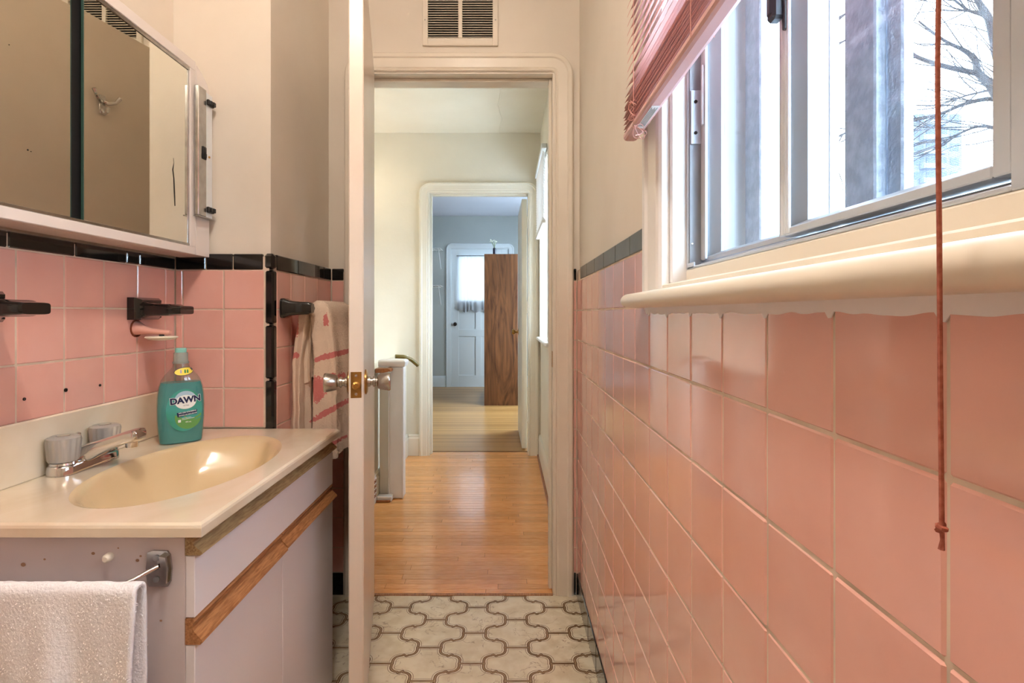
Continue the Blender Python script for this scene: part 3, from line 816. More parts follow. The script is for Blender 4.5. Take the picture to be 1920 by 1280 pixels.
# far room
FY0, FY1 = HW + .12, 7.63
RC = C + 1.396
floor_f = struct('floor_far_room', B(-2.6, 1.0, FY0, FY1, -.12, 0), 'farfloor')
struct('ceiling_far_room', B(-2.7, 1.12, HW, FY1 + .15, RC, RC + .12), 'roomceil')
struct('wall_far_left', B(-2.72, -2.6, HW, FY1 + .15, 0, RC), 'roompaint')
RW = (4.70, 6.80, C - .25, C + 1.15)
m_ = MB(); m_.box(1.0, 1.12, HW, RW[0], 0, RC); m_.box(1.0, 1.12, RW[1], FY1 + .15, 0, RC); m_.box(1.0, 1.12, RW[0], RW[1], 0, RW[2]); m_.box(1.0, 1.12, RW[0], RW[1], RW[3], RC)
struct('wall_far_right', m_, 'roompaint')
m_ = MB(); m_.box(-2.6, -1.87, FY0 - .06, FY0 - .002, 0, RC); m_.box(.46, 1.0, FY0 - .06, FY0 - .002, 0, RC); m_.box(-1.87, .46, FY0 - .06, FY0 - .002, CEIL + .0605, RC)
struct('wall_far_near', m_, 'roompaint')
DL, DR, DTP = -.790, .027, C + .925
m_ = MB(); m_.box(-2.6, DL - .01, FY1, FY1 + .15, 0, RC); m_.box(DR + .01, 1.0, FY1, FY1 + .15, 0, RC); m_.box(DL - .01, DR + .01, FY1, FY1 + .15, DTP + .01, RC)
struct('wall_far_end', m_, 'roompaint')
w3 = root('window_3', (1.06, 5.75, C - .2), kind='structure')
f = MB(); rect_frame(f, 1.03, 1.08, RW[0] + .002, RW[1] - .002, RW[2] + .002, RW[3] - .002, .05, .05, .05); f.box(1.035, 1.075, 5.72, 5.78, RW[2] + .052, RW[3] - .052); obj('window_frame', f, 'roomtrim', w3)
for a, b in ((RW[0] + .052, 5.72), (5.78, RW[1] - .052)): obj('pane', B(1.05, 1.054, a, b, RW[2] + .052, RW[3] - .052), 'glass', w3)
casing('trim_7', DL - .004, DR + .004, DTP + .004, FY1 - .0005, -1, 'roomtrim', wid=.075)
for nm, a, b in (('baseboard_far_a', -2.6, DL - .082), ('baseboard_far_b', DR + .082, 1.0)):
    bb = MB(); bb.loft([[(x, FY1 - u, .001 + z) for u, z in bprof] for x in (a, b)], smooth=False); struct(nm, bb, 'roomtrim')
# back door with curtained glass and four panels
jm = MB(); jm.box(DL - .0098, DL - .0005, FY1 - .001, FY1 + .149, 0, DTP + .0098); jm.box(DR + .0005, DR + .0098, FY1 - .001, FY1 + .149, 0, DTP + .0098); jm.box(DL, DR, FY1 - .001, FY1 + .149, DTP + .0005, DTP + .0098)
jm.box(DL - .0005, DL + .02, FY1 + .0505, FY1 + .1, 0, DTP); jm.box(DR - .02, DR + .0005, FY1 + .0505, FY1 + .1, 0, DTP); jm.box(DL, DR, FY1 + .0505, FY1 + .1, DTP - .02, DTP + .0005); jm.box(DL, DR, FY1 + .0, FY1 + .149, -.05, .003)
struct('trim_8', jm, 'roomtrim')
d2 = root('door_2', (-.38, FY1 + .03, 0), kind='structure')
f = MB(); ya, yb = FY1 + .010, FY1 + .050
GL, GR, GZ0, GZ1 = -.687, -.076, C + .19, C + .824
mx0, mx1 = -.445, -.365
zs_ = [.004, C - .885, C - .325, C - .220, C + .030, GZ0, GZ1, DTP]
f.box(DL, GL, ya, yb, .004, DTP, .002); f.box(GR, DR, ya, yb, .004, DTP, .002)
f.box(GL, GR, ya, yb, .004, C - .880, .002); f.box(GL, GR, ya, yb, C - .325, C - .222, .002); f.box(GL, GR, ya, yb, C + .030, GZ0, .002); f.box(GL, GR, ya, yb, GZ1, DTP, .002)
f.box(mx0, mx1, ya, yb, C - .880, C - .325, .002); f.box(mx0, mx1, ya, yb, C - .222, C + .030, .002)
lf = obj('door_leaf', f, 'roomtrim', d2)
for x0, x1 in ((GL, mx0), (mx1, GR)):
    for z0, z1 in ((C - .880, C - .325), (C - .222, C + .030)):
        obj('panel', B(x0, x1, ya + .014, yb - .010, z0, z1), 'roomtrim', lf)
obj('pane', B(GL, GR, ya + .018, ya + .022, GZ0, GZ1), 'glass', lf)
obj('door_knob', MB().lathe([(.010, ya), (.010, ya - .022), (.024, ya - .028), (.027, ya - .040), (.020, ya - .052), (0, ya - .054)], (-.735, 0, C - .148), 'y', 20), 'iron', d2)
obj('key_plate', B(-.745, -.725, ya - .003, ya, C - .215, C - .09, b=.001), 'roomtrim', d2)
# door of the far doorway, folded back into the far room
d3 = root('door_3', (FOR_ - .002, HW + .15, 0), math.radians(1.2), kind='structure')
obj('door_leaf', B(-.040, 0, 0, .70, .012, C + .880, b=.003), 'halltrim', d3, True)
pr2 = [(.026, 0), (.026, .004), (.010, .006), (.010, .026), (.022, .032), (.026, .044), (.020, .056), (0, .058)]
obj('door_knob', MB().lathe([(r, -.040 - h) for r, h in pr2], (0, .64, C - .160), 'x', 24), 'brass', d3, True)
for hz in (.22, 1.05, 1.70): obj('hinge', B(-.001, .004, -.004, .004, hz, hz + .09), 'halltrim', d3, True)

# ================================================================== OUTSIDE
struct('ground', B(-40, 260, -120, 260, -3.5, -3.2), 'ground')
tree = root('bare_tree', (5.6, 5.4, -3.2), label='bare winter tree with grey branches outside the bathroom window', cat='tree')
def tp(cx, cy, d):          # a point on the far side of the glass, at distance d
    X, Z = px(1160 + cx * .3958, cy * .3958, d); return Vector((X, d, Z))
tw = MB(); tw.tube([(5.6, 5.4, -3.2), (5.66, 5.42, -1.5), (5.62, 5.45, 0.5), (5.60, 5.5, 2.2), (5.70, 5.6, 4.0), (5.8, 5.7, 6.5)], [.15, .13, .115, .10, .07, .03], 10)
obj('trunk', tw, 'bark', tree)
limbs = [
    ([(1980, 640, 5.6), (1815, 480, 5.7), (1760, 400, 5.8), (1700, 340, 5.9), (1690, 285, 6.0), (1640, 240, 6.0), (1540, 190, 6.1), (1420, 100, 6.2)], .060, .008),
    ([(1980, 560, 5.6), (1815, 300, 5.7), (1780, 190, 5.8), (1750, 80, 5.8), (1700, 0, 5.9), (1650, -120, 6.0)], .062, .02),
    ([(1700, 348, 5.9), (1530, 310, 6.0), (1400, 262, 6.1), (1362, 200, 6.1), (1335, 100, 6.2), (1330, 0, 6.2)], .030, .007),
    ([(1980, 520, 5.6), (1780, 470, 5.8), (1640, 492, 5.9), (1520, 540, 6.0), (1340, 580, 6.1), (1250, 560, 6.2)], .030, .007),
    ([(1980, 680, 5.6), (1800, 612, 5.7), (1700, 600, 5.8), (1600, 642, 5.9), (1540, 690, 6.0)], .024, .006),
    ([(1760, 80, 5.8), (1690, 60, 5.9), (1640, 40, 6.0), (1560, -30, 6.1)], .024, .007),
    ([(1980, 470, 5.6), (1840, 420, 5.7), (1700, 440, 5.8), (1600, 470, 5.8), (1540, 520, 5.9)], .018, .005),
    ([(1180, -40, 6.3), (1080, 60, 6.3), (1010, 120, 6.4), (940, 190, 6.4)], .014, .005),
    ([(1200, 120, 6.3), (1060, 200, 6.3), (990, 250, 6.4), (930, 300, 6.4)], .012, .004),
    ([(1250, 560, 6.2), (1060, 640, 6.3), (1030, 780, 6.3), (980, 830, 6.4)], .012, .004)]
lm = []
for pts, r0, r1 in limbs:
    P = [tp(*p) for p in pts]; n = len(P)
    # smooth it
    Q = []
    for i in range(n - 1):
        for k in range(4):
            t = k / 4; a = P[max(i - 1, 0)]; b = P[i]; c = P[i + 1]; d = P[min(i + 2, n - 1)]
            Q.append(.5 * ((2 * b) + (-a + c) * t + (2 * a - 5 * b + 4 * c - d) * t * t + (-a + 3 * b - 3 * c + d) * t ** 3))
    Q.append(P[-1]); lm.append(Q)
    R = [r0 + (r1 - r0) * i / (len(Q) - 1) for i in range(len(Q))]
    obj('limb', MB().tube(Q, R, 7), 'bark', tree)
tg = MB(); rs = random.Random(3)
for Q in lm:
    for k in range(13):
        i = rs.randrange(2, len(Q) - 1); p = Q[i].copy(); dirv = (Q[i] - Q[i - 1]).normalized()
        dirv = (dirv + Vector((rs.uniform(-1, .3), rs.uniform(-.5, .5), rs.uniform(-.7, 1)))).normalized()
        path = [p]
        for s in range(5):
            p = p + dirv * rs.uniform(.10, .26); dirv = (dirv + Vector((rs.uniform(-.4, .3), rs.uniform(-.3, .3), rs.uniform(-.3, .4)))).normalized(); path.append(p)
        tg.tube(path, [.0075, .0065, .0055, .0045, .0035, .0025], 4)
obj('twigs', tg, 'bark', tree, kind='stuff')

twr = root('apartment_tower', (88, 118, -3.2), label='pale high-rise apartment block far off behind the branches', cat='building')
tb = MB(); tb.box(82.5, 95.5, 112, 124, -3.2, 43); obj('wall', tb, 'concrete', twr)
bwin, _ = mesh('window_band', MB().box(-.9, .9, -.06, .06, -.75, .75), 'towerglass', recentre=False)
bwin2, _ = mesh('window_band', MB().box(-.06, .06, -.9, .9, -.75, .75), 'towerglass', recentre=False)
for fl_ in range(2, 15):
    for c in range(5): inst('window', bwin, twr, (84 + c * 2.5, 111.97, fl_ * 3.0))
    for c in range(4): inst('window', bwin2, twr, (82.47, 113.6 + c * 2.9, fl_ * 3.0))
for fl_ in range(2, 15):
    inst('balcony', mesh('balcony', MB().box(-2.4, 2.4, -.6, .6, -.5, .5), 'concrete', recentre=False)[0] if fl_ == 2 else bpy.data.meshes['balcony'], twr, (89, 111.3, fl_ * 3.0 - 1.2))

# ================================================================== BATHROOM THINGS
# ---- vanity cabinet
VX0, VX1, VY0, VY1, CT = -.908, -.498, .826, 1.4845, C - .320
XF = -.483
van = root('vanity_cabinet', (-.70, 1.15, 0), label='white melamine vanity cabinet with worn oak finger pulls under the sink', cat='cabinet')
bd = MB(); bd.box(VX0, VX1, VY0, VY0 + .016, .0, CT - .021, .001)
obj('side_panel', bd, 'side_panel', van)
obj('carcass', B(VX0, VX1, VY1 - .016, VY1, .0, CT - .0215).box(VX0, VX0 + .008, VY0 + .0165, VY1 - .0165, 0, CT - .0215).box(VX0 + .0085, VX1, VY0 + .0165, VY1 - .0165, .0, .10).box(VX1 - .016, VX1, VY0 + .0165, VY1 - .0165, .101, CT - .16), 'melamine', van)
zt = [CT - .0215, C - .374, C - .472, C - .512, .028]
obj('drawer_front', B(VX1 + .0003, XF, VY0, VY1 - .004, zt[2] + .001, zt[1] - .001, b=.001), 'melamine', van)
ym = 1.150
def pull_profile(zt_, zb_, w=.0):
    h = zt_ - zb_
    return [(VX1 + .0005, zb_), (VX1 + .0005, zt_), (XF - .003, zt_), (XF + .000, zt_ - .12 * h), (XF - .0035, zt_ - .30 * h), (XF - .0015, zt_ - .48 * h), (XF + .005, zt_ - .66 * h), (XF + .011 + w, zt_ - .82 * h), (XF + .0125 + w, zt_ - .92 * h), (XF + .009 + w, zb_), ]
obj('finger_pull', MB().loft([[(x, y, z) for x, z in pull_profile(zt[0] - .0005, zt[1])] for y in (VY0 - .001, VY1 - .004)], smooth=False), 'oak_grey', van)
for (y0, y1, nm, dz) in ((VY0, ym - .0012, 'door', 0.0), (ym + .0012, VY1 - .004, 'door', .004)):
    dr = obj(nm, B(VX1 + .0003, XF, y0, y1, zt[4], zt[3] + dz - .001, b=.001), 'melamine', van)
    obj('finger_pull', MB().loft([[(x, y, z) for x, z in pull_profile(zt[2] + dz * .2, zt[3] + dz)] for y in (y0 - .0008, y1 + .0008)], smooth=False), 'oak', dr)
for (sx, sy, r) in ((175, 1037, .003), (44, 1058, .004), (84, 1048, .002), (258, 1050, .003), (264, 1042, .002), (222, 1027, .0015), (302, 1163, .0022)):
    X, Z = px(sx, sy, VY0)
    m_ = MB(); ring = [(X + r * (1 + .4 * noise.noise(Vector((k, sx, 0)))) * math.cos(k * .7), VY0 - .0004, Z + r * .8 * math.sin(k * .7)) for k in range(9)]
    m_.add(ring, [tuple(range(9))]); obj('stain', m_, 'stain', van, normals=False)
X, Z = px(206, 1043, VY0)
obj('plug_peg', MB().lathe([(.007, VY0), (.0065, VY0 - .008), (.004, VY0 - .011)], (X, 0, Z), 'y', 12), 'sill', van)

# ---- countertop with moulded basin
cx, cy, ra, rb = -.670, 1.139, .147, .2525
X0, X1, Y0, Y1 = -.9255, -.465, .812, 1.4862
angs = sorted([2 * math.pi * k / 96 for k in range(96)] + [math.atan2(b - cy, a - cx) % (2 * math.pi) for a in (X0, X1) for b in (Y0, Y1)])
def rectpt(t, x0=X0, x1=X1, y0=Y0, y1=Y1):
    c, s = math.cos(t), math.sin(t)
    k = min(((x1 - cx) / c if c > 1e-9 else (x0 - cx) / c if c < -1e-9 else 1e9), ((y1 - cy) / s if s > 1e-9 else (y0 - cy) / s if s < -1e-9 else 1e9))
    return cx + k * c, cy + k * s
def ell(t, k=1.0):
    c, s = math.cos(t), math.sin(t); r = 1 / math.sqrt((c / ra) ** 2 + (s / rb) ** 2)
    return cx + r * k * c, cy + r * k * s
top = MB()
def ring_(f, z): return [(f(t)[0], f(t)[1], z) for t in angs]
ins = lambda t: rectpt(t, X0, X1 - .006, Y0 + .006, Y1)
ins2 = lambda t: rectpt(t, X0, X1 - .0015, Y0 + .0015, Y1)
top.loft([ring_(lambda t: ell(t, 1.045), CT), ring_(lambda t: ell(t, 1.15), CT), ring_(ins, CT), ring_(ins2, CT - .003), ring_(rectpt, CT - .007), ring_(rectpt, CT - .0205), ring_(lambda t: rectpt(t, X0, X1 - .004, Y0 + .004, Y1), CT - .0210), ring_(lambda t: ell(t, 1.1), CT - .0210)], caps=False, smooth=False)
ctop = obj('vanity_countertop', top, 'marble', normals=True, label='cream cultured marble vanity top with moulded oval basin', cat='countertop')
bw = MB(); rings = []
prof = [(1.045, 0), (1.02, .0015), (1.0, .0035), (.965, .012), (.92, .030), (.86, .055), (.76, .083), (.62, .103), (.45, .117), (.25, .125), (.09, .128), (.075, .132)]
for k, dz in prof:
    ring = []
    for t in angs:
        x, y = ell(t, k)
        # scallops in the far wall of the basin
        far = max(0, math.sin(t)) ** 1.5
        fl_ = .035 * far * (abs(math.sin(4.2 * (t - math.pi / 2) + .9)) - .4) * min(1, max(0, (1 - k) / .10)) * min(1, k / .6) if k < .99 else 0
        x += (cx - x) * fl_ * 4; y += (cy - y) * fl_ * 4
        ring.append((x, y, CT - dz))
    rings.append(ring)
bw.loft(rings, caps=False); bw.f.append(tuple(len(bw.v) - len(angs) + i for i in range(len(angs)))); bw.m.append(0); bw.sm.append(False)
obj('sink_basin', bw, 'basin', ctop)
obj('drain', MB().lathe([(.021, CT - .1278), (.022, CT - .1250), (.016, CT - .1255), (.014, CT - .130)], (cx, cy, 0), 'z', 24), 'chrome', ctop)
bs = MB(); bs.box(X0, -.914, Y0, 1.4860, CT - .001, C - .205, .003)
obj('backsplash', bs, 'marble', ctop)

# ---- faucet
fc = root('faucet', (-.884, 1.120, CT), label='chrome two-handle faucet with clear fluted knobs on the vanity top', cat='faucet')
FX, FY = -.886, 1.120
def stadium(z, hw, hl, n=10, ex=1.0):
    r = []
    for i in range(2 * n + 2):
        if i <= n: a = i / n * math.pi; r.append((FX + hw * math.cos(a), FY + (hl - hw) + hw * math.sin(a), z))
        else: a = math.pi + (i - n - 1) / n * math.pi; r.append((FX + hw * math.cos(a), FY - (hl - hw) + hw * math.sin(a), z))
    return r
fb = MB(); fb.loft([stadium(CT + .0003, .0265, .082), stadium(CT + .016, .0255, .081), stadium(CT + .0195, .023, .0785), stadium(CT + .021, .018, .074)])
obj('base', fb, 'chrome', fc)
sp_ = MB(); rg = []
# spout: rounded-box sections running out over the basin
secs = [(-.904, .004, .030, .050), (-.896, .008, .036, .044), (-.880, .010, .046, .036), (-.862, .015, .054, .029), (-.840, .030, .0605, .023), (-.815, .041, .068, .0195), (-.792, .049, .076, .0185), (-.777, .052, .0795, .0185), (-.770, .054, .0785, .0178), (-.7665, .058, .074, .0150)]
for x, zl, zh, hw in secs:
    zc, hh = (zl + zh) / 2, (zh - zl) / 2
    rg.append([(x, FY + hw * math.copysign(abs(math.cos(a)) ** .45, math.cos(a)), CT + zc + hh * math.copysign(abs(math.sin(a)) ** .45, math.sin(a))) for a in [2 * math.pi * k / 24 for k in range(24)]])
sp_.loft(rg); spo = obj('spout', sp_, 'chrome', fc)
obj('aerator', MB().lathe([(.0115, CT + .056), (.0115, CT + .041), (.009, CT + .040), (.009, CT + .048)], (-.787, FY, 0), 'z', 20), 'chrome', spo)
obj('lift_rod', MB().lathe([(.0025, CT + .04), (.0025, CT + .062), (.005, CT + .064), (.005, CT + .070), (.001, CT + .072)], (-.900, FY, 0), 'z', 10), 'chrome', fc)
hm = MB(); hm.lathe([(.0245, .006), (.0265, .010), (.0300, .046), (.0285, .052), (.022, .0555), (.012, .0555), (.0105, .050), (.0085, .014), (.0085, .006)], seg=72, mod=lambda t, h: 1 - (.075 * (.5 + .5 * math.cos(t * 16)) if .008 < h < .050 else 0))
hme, _ = mesh('handle_knob', hm, 'acrylic', recentre=False)
inn = MB(); inn.lathe([(.0075, .0), (.0075, .052), (.0108, .0535), (.0108, .0565), (.002, .0575)], seg=20); ime, _ = mesh('handle_stem', inn, 'chrome', recentre=False)
skt = MB(); skt.lathe([(.024, 0), (.022, .004), (.012, .006)], seg=24); sme, _ = mesh('handle_skirt', skt, 'chrome', recentre=False)
for y in (1.066, 1.176):
    h = inst('handle_knob', hme, fc, (FX, y, CT + .021)); 
    inst('handle_stem', ime, h, (FX, y, CT + .021)); inst('handle_skirt', sme, h, (FX, y, CT + .0208))

# ---- dish-soap bottle
M['bottle_shell'] = glassmat('clear_bottle_plastic', (.86, .95, .92, 1), .16)
M['soap_liquid'] = mat('teal_soap_liquid', S(116, 200, 206), 0.15, trans=0.5, ior=1.15, emit=None)
M['label_teal'] = mat('teal_label', S(74, 164, 158), 0.35, var=S(60, 150, 120), vscale=14)
M['label_green'] = mat('green_label', S(104, 160, 88), 0.35)
M['label_white'] = mat('label_white', S(236, 240, 240), 0.4)
M['label_sky'] = mat('label_pale_blue', S(176, 204, 222), 0.4)
M['label_navy'] = mat('label_navy', S(20, 30, 74), 0.4)
M['label_yellow'] = mat('label_yellow', S(246, 224, 84), 0.4)
M['label_grass'] = mat('label_bottle_green', S(54, 140, 70), 0.4)
M['label_lilac'] = mat('label_lilac', S(170, 160, 190), 0.4)
M['cap_clear'] = mat('clear_cap_plastic', S(190, 205, 200), 0.2, trans=.55, ior=1.25)
M['spout_aqua'] = mat('aqua_cap_spout', S(140, 206, 196), 0.25)
bt = root('dish_soap_bottle', (-.815, 1.334, CT), math.radians(39), label='bottle of teal dish soap with clear cap on the vanity top', cat='bottle')
BP = [(0, .043, .024), (.003, .0465, .027), (.02, .0485, .029), (.06, .0515, .031), (.105, .0520, .0315), (.135, .0490, .030), (.155, .0425, .028), (.168, .0345, .0255), (.178, .0255, .0215), (.187, .0185, .0175), (.197, .0165, .0165)]
def bsec(h):
    for (a, w0, d0), (b, w1, d1) in zip(BP[:-1], BP[1:]):
        if a <= h <= b:
            t = (h - a) / (b - a); return w0 + (w1 - w0) * t, d0 + (d1 - d0) * t
    return BP[-1][1:]
def bring(h, k=1.0, n=40):
    w, d = bsec(h); e = 2 / 2.7
    return [(k * w * math.copysign(abs(math.cos(a)) ** e, math.cos(a)), k * d * math.copysign(abs(math.sin(a)) ** e, math.sin(a)), h) for a in [2 * math.pi * i / n for i in range(n)]]
sh = MB(); sh.loft([bring(h) for h in (0, .003, .01, .03, .06, .09, .12, .14, .155, .168, .178, .187, .197)], caps=True)
obj('shell', sh, 'bottle_shell', bt, True)
lq = MB(); lq.loft([[(x * .965, y * .95, max(z, .0015)) for x, y, z in bring(h)] for h in (0, .003, .01, .03, .06, .09, .12, .140, .150)], caps=True)
obj('liquid', lq, 'soap_liquid', bt, True)
def front(x, h, off=.0006):
    w, d = bsec(h); q = min(.999, abs(x) / w); return -d * (1 - q ** 2.7) ** (1 / 2.7) - off
def patch(name, mname, pts2, off, parent, dz=0):
    """flat print on the bottle front: polygon (x, h) laid on the curved surface"""
    n = len(pts2); mb = MB(); cxp = sum(p[0] for p in pts2) / n; chp = sum(p[1] for p in pts2) / n
    K = 5; rings = []
    for r in range(1, K + 1):
        rings.append([(cxp + (x - cxp) * r / K, front(cxp + (x - cxp) * r / K, chp + (h - chp) * r / K, off), chp + (h - chp) * r / K) for x, h in pts2])
    mb.loft(rings, caps=False); mb.add(rings[0], [tuple(range(n))])
    return obj(name, mb, mname, parent, True, normals=False)
def ellipse(cx_, ch_, rx, rh, n=32, tilt=0): return [(cx_ + rx * math.cos(a) * math.cos(tilt) - rh * math.sin(a) * math.sin(tilt), ch_ + rx * math.cos(a) * math.sin(tilt) + rh * math.sin(a) * math.cos(tilt)) for a in [2 * math.pi * i / n for i in range(n)]]
lab = patch('label', 'label_teal', ellipse(.004, .083, .039, .052), .0004, bt)
def lpatch(name, mname, pts, off):
    o = patch(name, mname, pts, off, bt); return o
lpatch('label_field', 'label_green', [(x, h) for x, h in ellipse(.012, .066, .029, .030) if h < .075] + [(.0, .075)], .0007)
lpatch('label_oval', 'label_sky', ellipse(.006, .1085, .0235, .0215), .0010)
lpatch('label_oval', 'label_white', ellipse(.006, .103, .0225, .0170), .0013)
def text(body, size, x, h, mname, off, slant=0.0, bold=0.0, rot=0.0):
    cu = bpy.data.curves.new('lettering', 'FONT'); cu.body = body; cu.size = size; cu.align_x = 'CENTER'; cu.align_y = 'CENTER'; cu.offset = bold; cu.resolution_u = 3; cu.shear = slant
    to = bpy.data.objects.new('lettering', cu); COL.objects.link(to)
    dg = bpy.context.evaluated_depsgraph_get(); me0 = bpy.data.meshes.new_from_object(to.evaluated_get(dg))
    mb = MB(); vs = []
    for v in me0.vertices:
        a, b = v.co.x, v.co.y; xx = x + a * math.cos(rot) - b * math.sin(rot); hh = h + a * math.sin(rot) + b * math.cos(rot)
        vs.append((xx, front(xx, hh, off), hh))
    mb.add(vs, [tuple(p.vertices) for p in me0.polygons])
    bpy.data.objects.remove(to); bpy.data.curves.remove(cu); bpy.data.meshes.remove(me0)
    return obj('lettering', mb, mname, bt, True, normals=False)
text('DAWN', .0205, .006, .1075, 'label_white', .0016, .0, .0018, .07)
text('DAWN', .0205, .006, .1075, 'label_navy', .0021, .0, .0009, .07)
text('ULTRA', .0042, .007, .0945, 'label_navy', .0018)
lpatch('label_banner', 'label_navy', [(-.013, .0775), (.031, .0825), (.031, .0715), (-.011, .0665)], .0012)
text('50% LESS SCRUBBING', .0041, .010, .0782, 'label_white', .0018, 0, .0001, .11)
text('MOINS DE RECURAGE', .0040, .011, .0722, 'label_white', .0018, 0, .0001, .11)
lpatch('label_lines', 'label_white', [(-.002, .0635), (.018, .0655), (.018, .0645), (-.002, .0625)], .0012)
lpatch('label_lines', 'label_white', [(-.002, .0605), (.025, .0632), (.025, .0622), (-.002, .0595)], .0012)
lpatch('label_mark', 'label_white', [(-.010, .0600), (-.004, .0605), (-.004, .0540), (-.010, .0535)], .0012)
text('473 mL', .0042, .012, .0535, 'label_white', .0014, 0, .0001)
nl = patch('neck_label', 'label_navy', ellipse(.004, .1775, .0215, .0098, tilt=.12), .0012, bt)
patch('neck_label', 'label_yellow', ellipse(.004, .1775, .0205, .0088, tilt=.12), .0016, bt)
for x, mn in ((-.003, 'label_lilac'), (.006, 'label_grass'), (.0115, 'label_grass')):
    patch('label_mark', mn, [(x - .0018, .1735), (x + .0018, .1737), (x + .0018, .1795), (x + .0008, .182), (x - .0008, .182), (x - .0018, .1792)], .0021, bt)
cp = MB(); cp.lathe([(.0178, .196), (.0182, .200), (.0165, .201), (.0160, .204), (.0155, .222), (.0148, .2235), (.011, .224)], seg=32)
obj('cap', cp, 'cap_clear', bt, True)
obj('cap_spout', MB().lathe([(.012, .2235), (.0128, .2270), (.0125, .2330), (.011, .2345), (.004, .2348)], seg=24), 'spout_aqua', bt, True)

# ---- medicine cabinet with two sliding mirrors
MX, MY0, MY1, MZ0, MZ1 = -.830, .630, 1.424, C + .157, C + .672
mc = root('medicine_cabinet', (-.88, 1.03, MZ0), label='white medicine cabinet with two sliding mirror doors above the sink', cat='cabinet')
obj('cabinet_body', B(-.9370, MX - .020, MY0, MY1, C + .1690, MZ1 - .002, b=.001).box(-.912, MX - .020, MY0, MY1, MZ0, C + .1692), 'cab_white', mc)
obj('bottom_rail', B(MX - .0200, MX, MY0, MY1, MZ0, MZ0 + .021, b=.0015), 'cab_white', mc)
obj('top_rail', B(MX - .0200, MX, MY0, MY1, MZ1 - .026, MZ1, b=.0015), 'cab_white', mc)
for y0, y1 in ((1.400, MY1), (MY0, MY0 + .024)): obj('stile', B(MX - .0200, MX, y0, y1, MZ0 + .021, MZ1 - .026, b=.001), 'cab_white', mc)
obj('lower_track', B(MX - .0140, MX - .0015, MY0 + .024, 1.400, MZ0 + .0212, MZ0 + .0275, b=.0008), 'chrome_worn', mc)
obj('upper_track', B(MX - .0140, MX - .0015, MY0 + .024, 1.400, MZ1 - .034, MZ1 - .0262, b=.0008), 'chrome_worn', mc)
obj('edge_strip', B(MX - .0110, MX - .0035, 1.3935, 1.3998, MZ0 + .028, MZ1 - .035, b=.0006), 'chrome_worn', mc)
obj('gap_shade', B(MX - .0195, MX - .0165, 1.015, 1.075, MZ0 + .0215, MZ1 - .0265), 'dark', mc)  # black sheet painted as the shade of the cabinet interior between the doors
md = obj('mirror_door', B(MX - .0085, MX - .0045, 1.0530, 1.3930, MZ0 + .0280, MZ1 - .0345), 'mirror', mc)
obj('glass_edge', B(MX - .0086, MX - .0044, 1.0505, 1.0529, MZ0 + .0280, MZ1 - .0345), 'glass_edge', md)
md2 = obj('mirror_door', B(MX - .0145, MX - .0105, MY0 + .0245, 1.0270, MZ0 + .0280, MZ1 - .0345), 'mirror', mc)
obj('glass_edge', B(MX - .0146, MX - .0104, 1.0271, 1.0292, MZ0 + .0280, MZ1 - .0345), 'glass_edge', md2)
# loss of silver on the right mirror
m_ = MB(); ys = [(325, 296), (326, 305), (324, 318), (326, 335), (327, 360), (328, 386)]
L_, R_ = [], []
for i, (a, b) in enumerate(ys):
    d = .8345 / ((950 - a) / 1000); z = C + (588 - b) / 1000 * d; w = (.0005, .0006, .0022, .0024, .0026, .0016)[i]
    L_.append((MX - .0043, d - w, z)); R_.append((MX - .0043, d + w, z))
m_.grid([L_, R_]); obj('mirror_blemish', m_, 'grime', md, normals=False)
for (a, b, r) in ((52, 281, .0016), (58, 284, .0009), (150, 75, .0007), (17, 84, .0008)):
    d = .8405 / ((950 - a) / 1000); z = C + (588 - b) / 1000 * d
    obj('mirror_blemish', MB().lathe([(r, MX - .0104), (r, MX - .0101)], (0, d, z), 'x', 10), 'grime', md2)
# filler board between cabinet and alcove
fp = MB(); fp.prism([(MY1 + .0005, MZ0), (1.4862, MZ0), (1.4862, MZ1 - .055), (1.478, MZ1 - .040), (1.452, MZ1 - .020), (MY1 + .0005, MZ1 - .008)], 'x', -.912, MX + .001)
obj('filler_board', fp, 'cab_white', mc)

# ---- strip light fixture (no tube fitted) on the end of the cabinet
lf_ = root('vanity_light', (-.81, 1.42, C + .255), label='empty fluorescent strip light with chrome cover beside the mirror', cat='light fixture')
FZ0, FZ1 = C + .262, C + .607
obj('cover', B(-.8285, -.816, 1.412, 1.450, FZ0, FZ1, b=.0015), 'chrome_worn', lf_)
obj('tray', B(-.8285, -.819, 1.4505, 1.484, FZ0, FZ1 - .004, b=.001), 'alu_light', lf_)
obj('end_plate', B(-.8285, -.813, 1.410, 1.4855, FZ0 - .003, FZ0 - .0003, b=.0005), 'chrome_worn', lf_)
for z in (FZ0 + .014, FZ1 - .038):
    s = MB(); s.box(-.819, -.811, 1.453, 1.482, z, z + .016, .002); s.box(-.811, -.805, 1.456, 1.465, z + .002, z + .012, .001); s.box(-.811, -.806, 1.470, 1.480, z + .002, z + .014, .001)
    obj('tube_socket', s, 'socket', lf_)
sw = MB(); sw.box(-.816, -.8135, 1.430, 1.447, C + .416, C + .450, .001); sw.box(-.8135, -.811, 1.433, 1.444, C + .420, C + .432, .001); sw.box(-.8135, -.8118, 1.433, 1.444, C + .434, C + .446, .001)
obj('rocker_switch', sw, 'socket', lf_)
obj('screw', MB().lathe([(.003, -.819), (.003, -.8165), (.001, -.816)], (0, 1.467, C + .430), 'x', 10), 'brass', lf_)

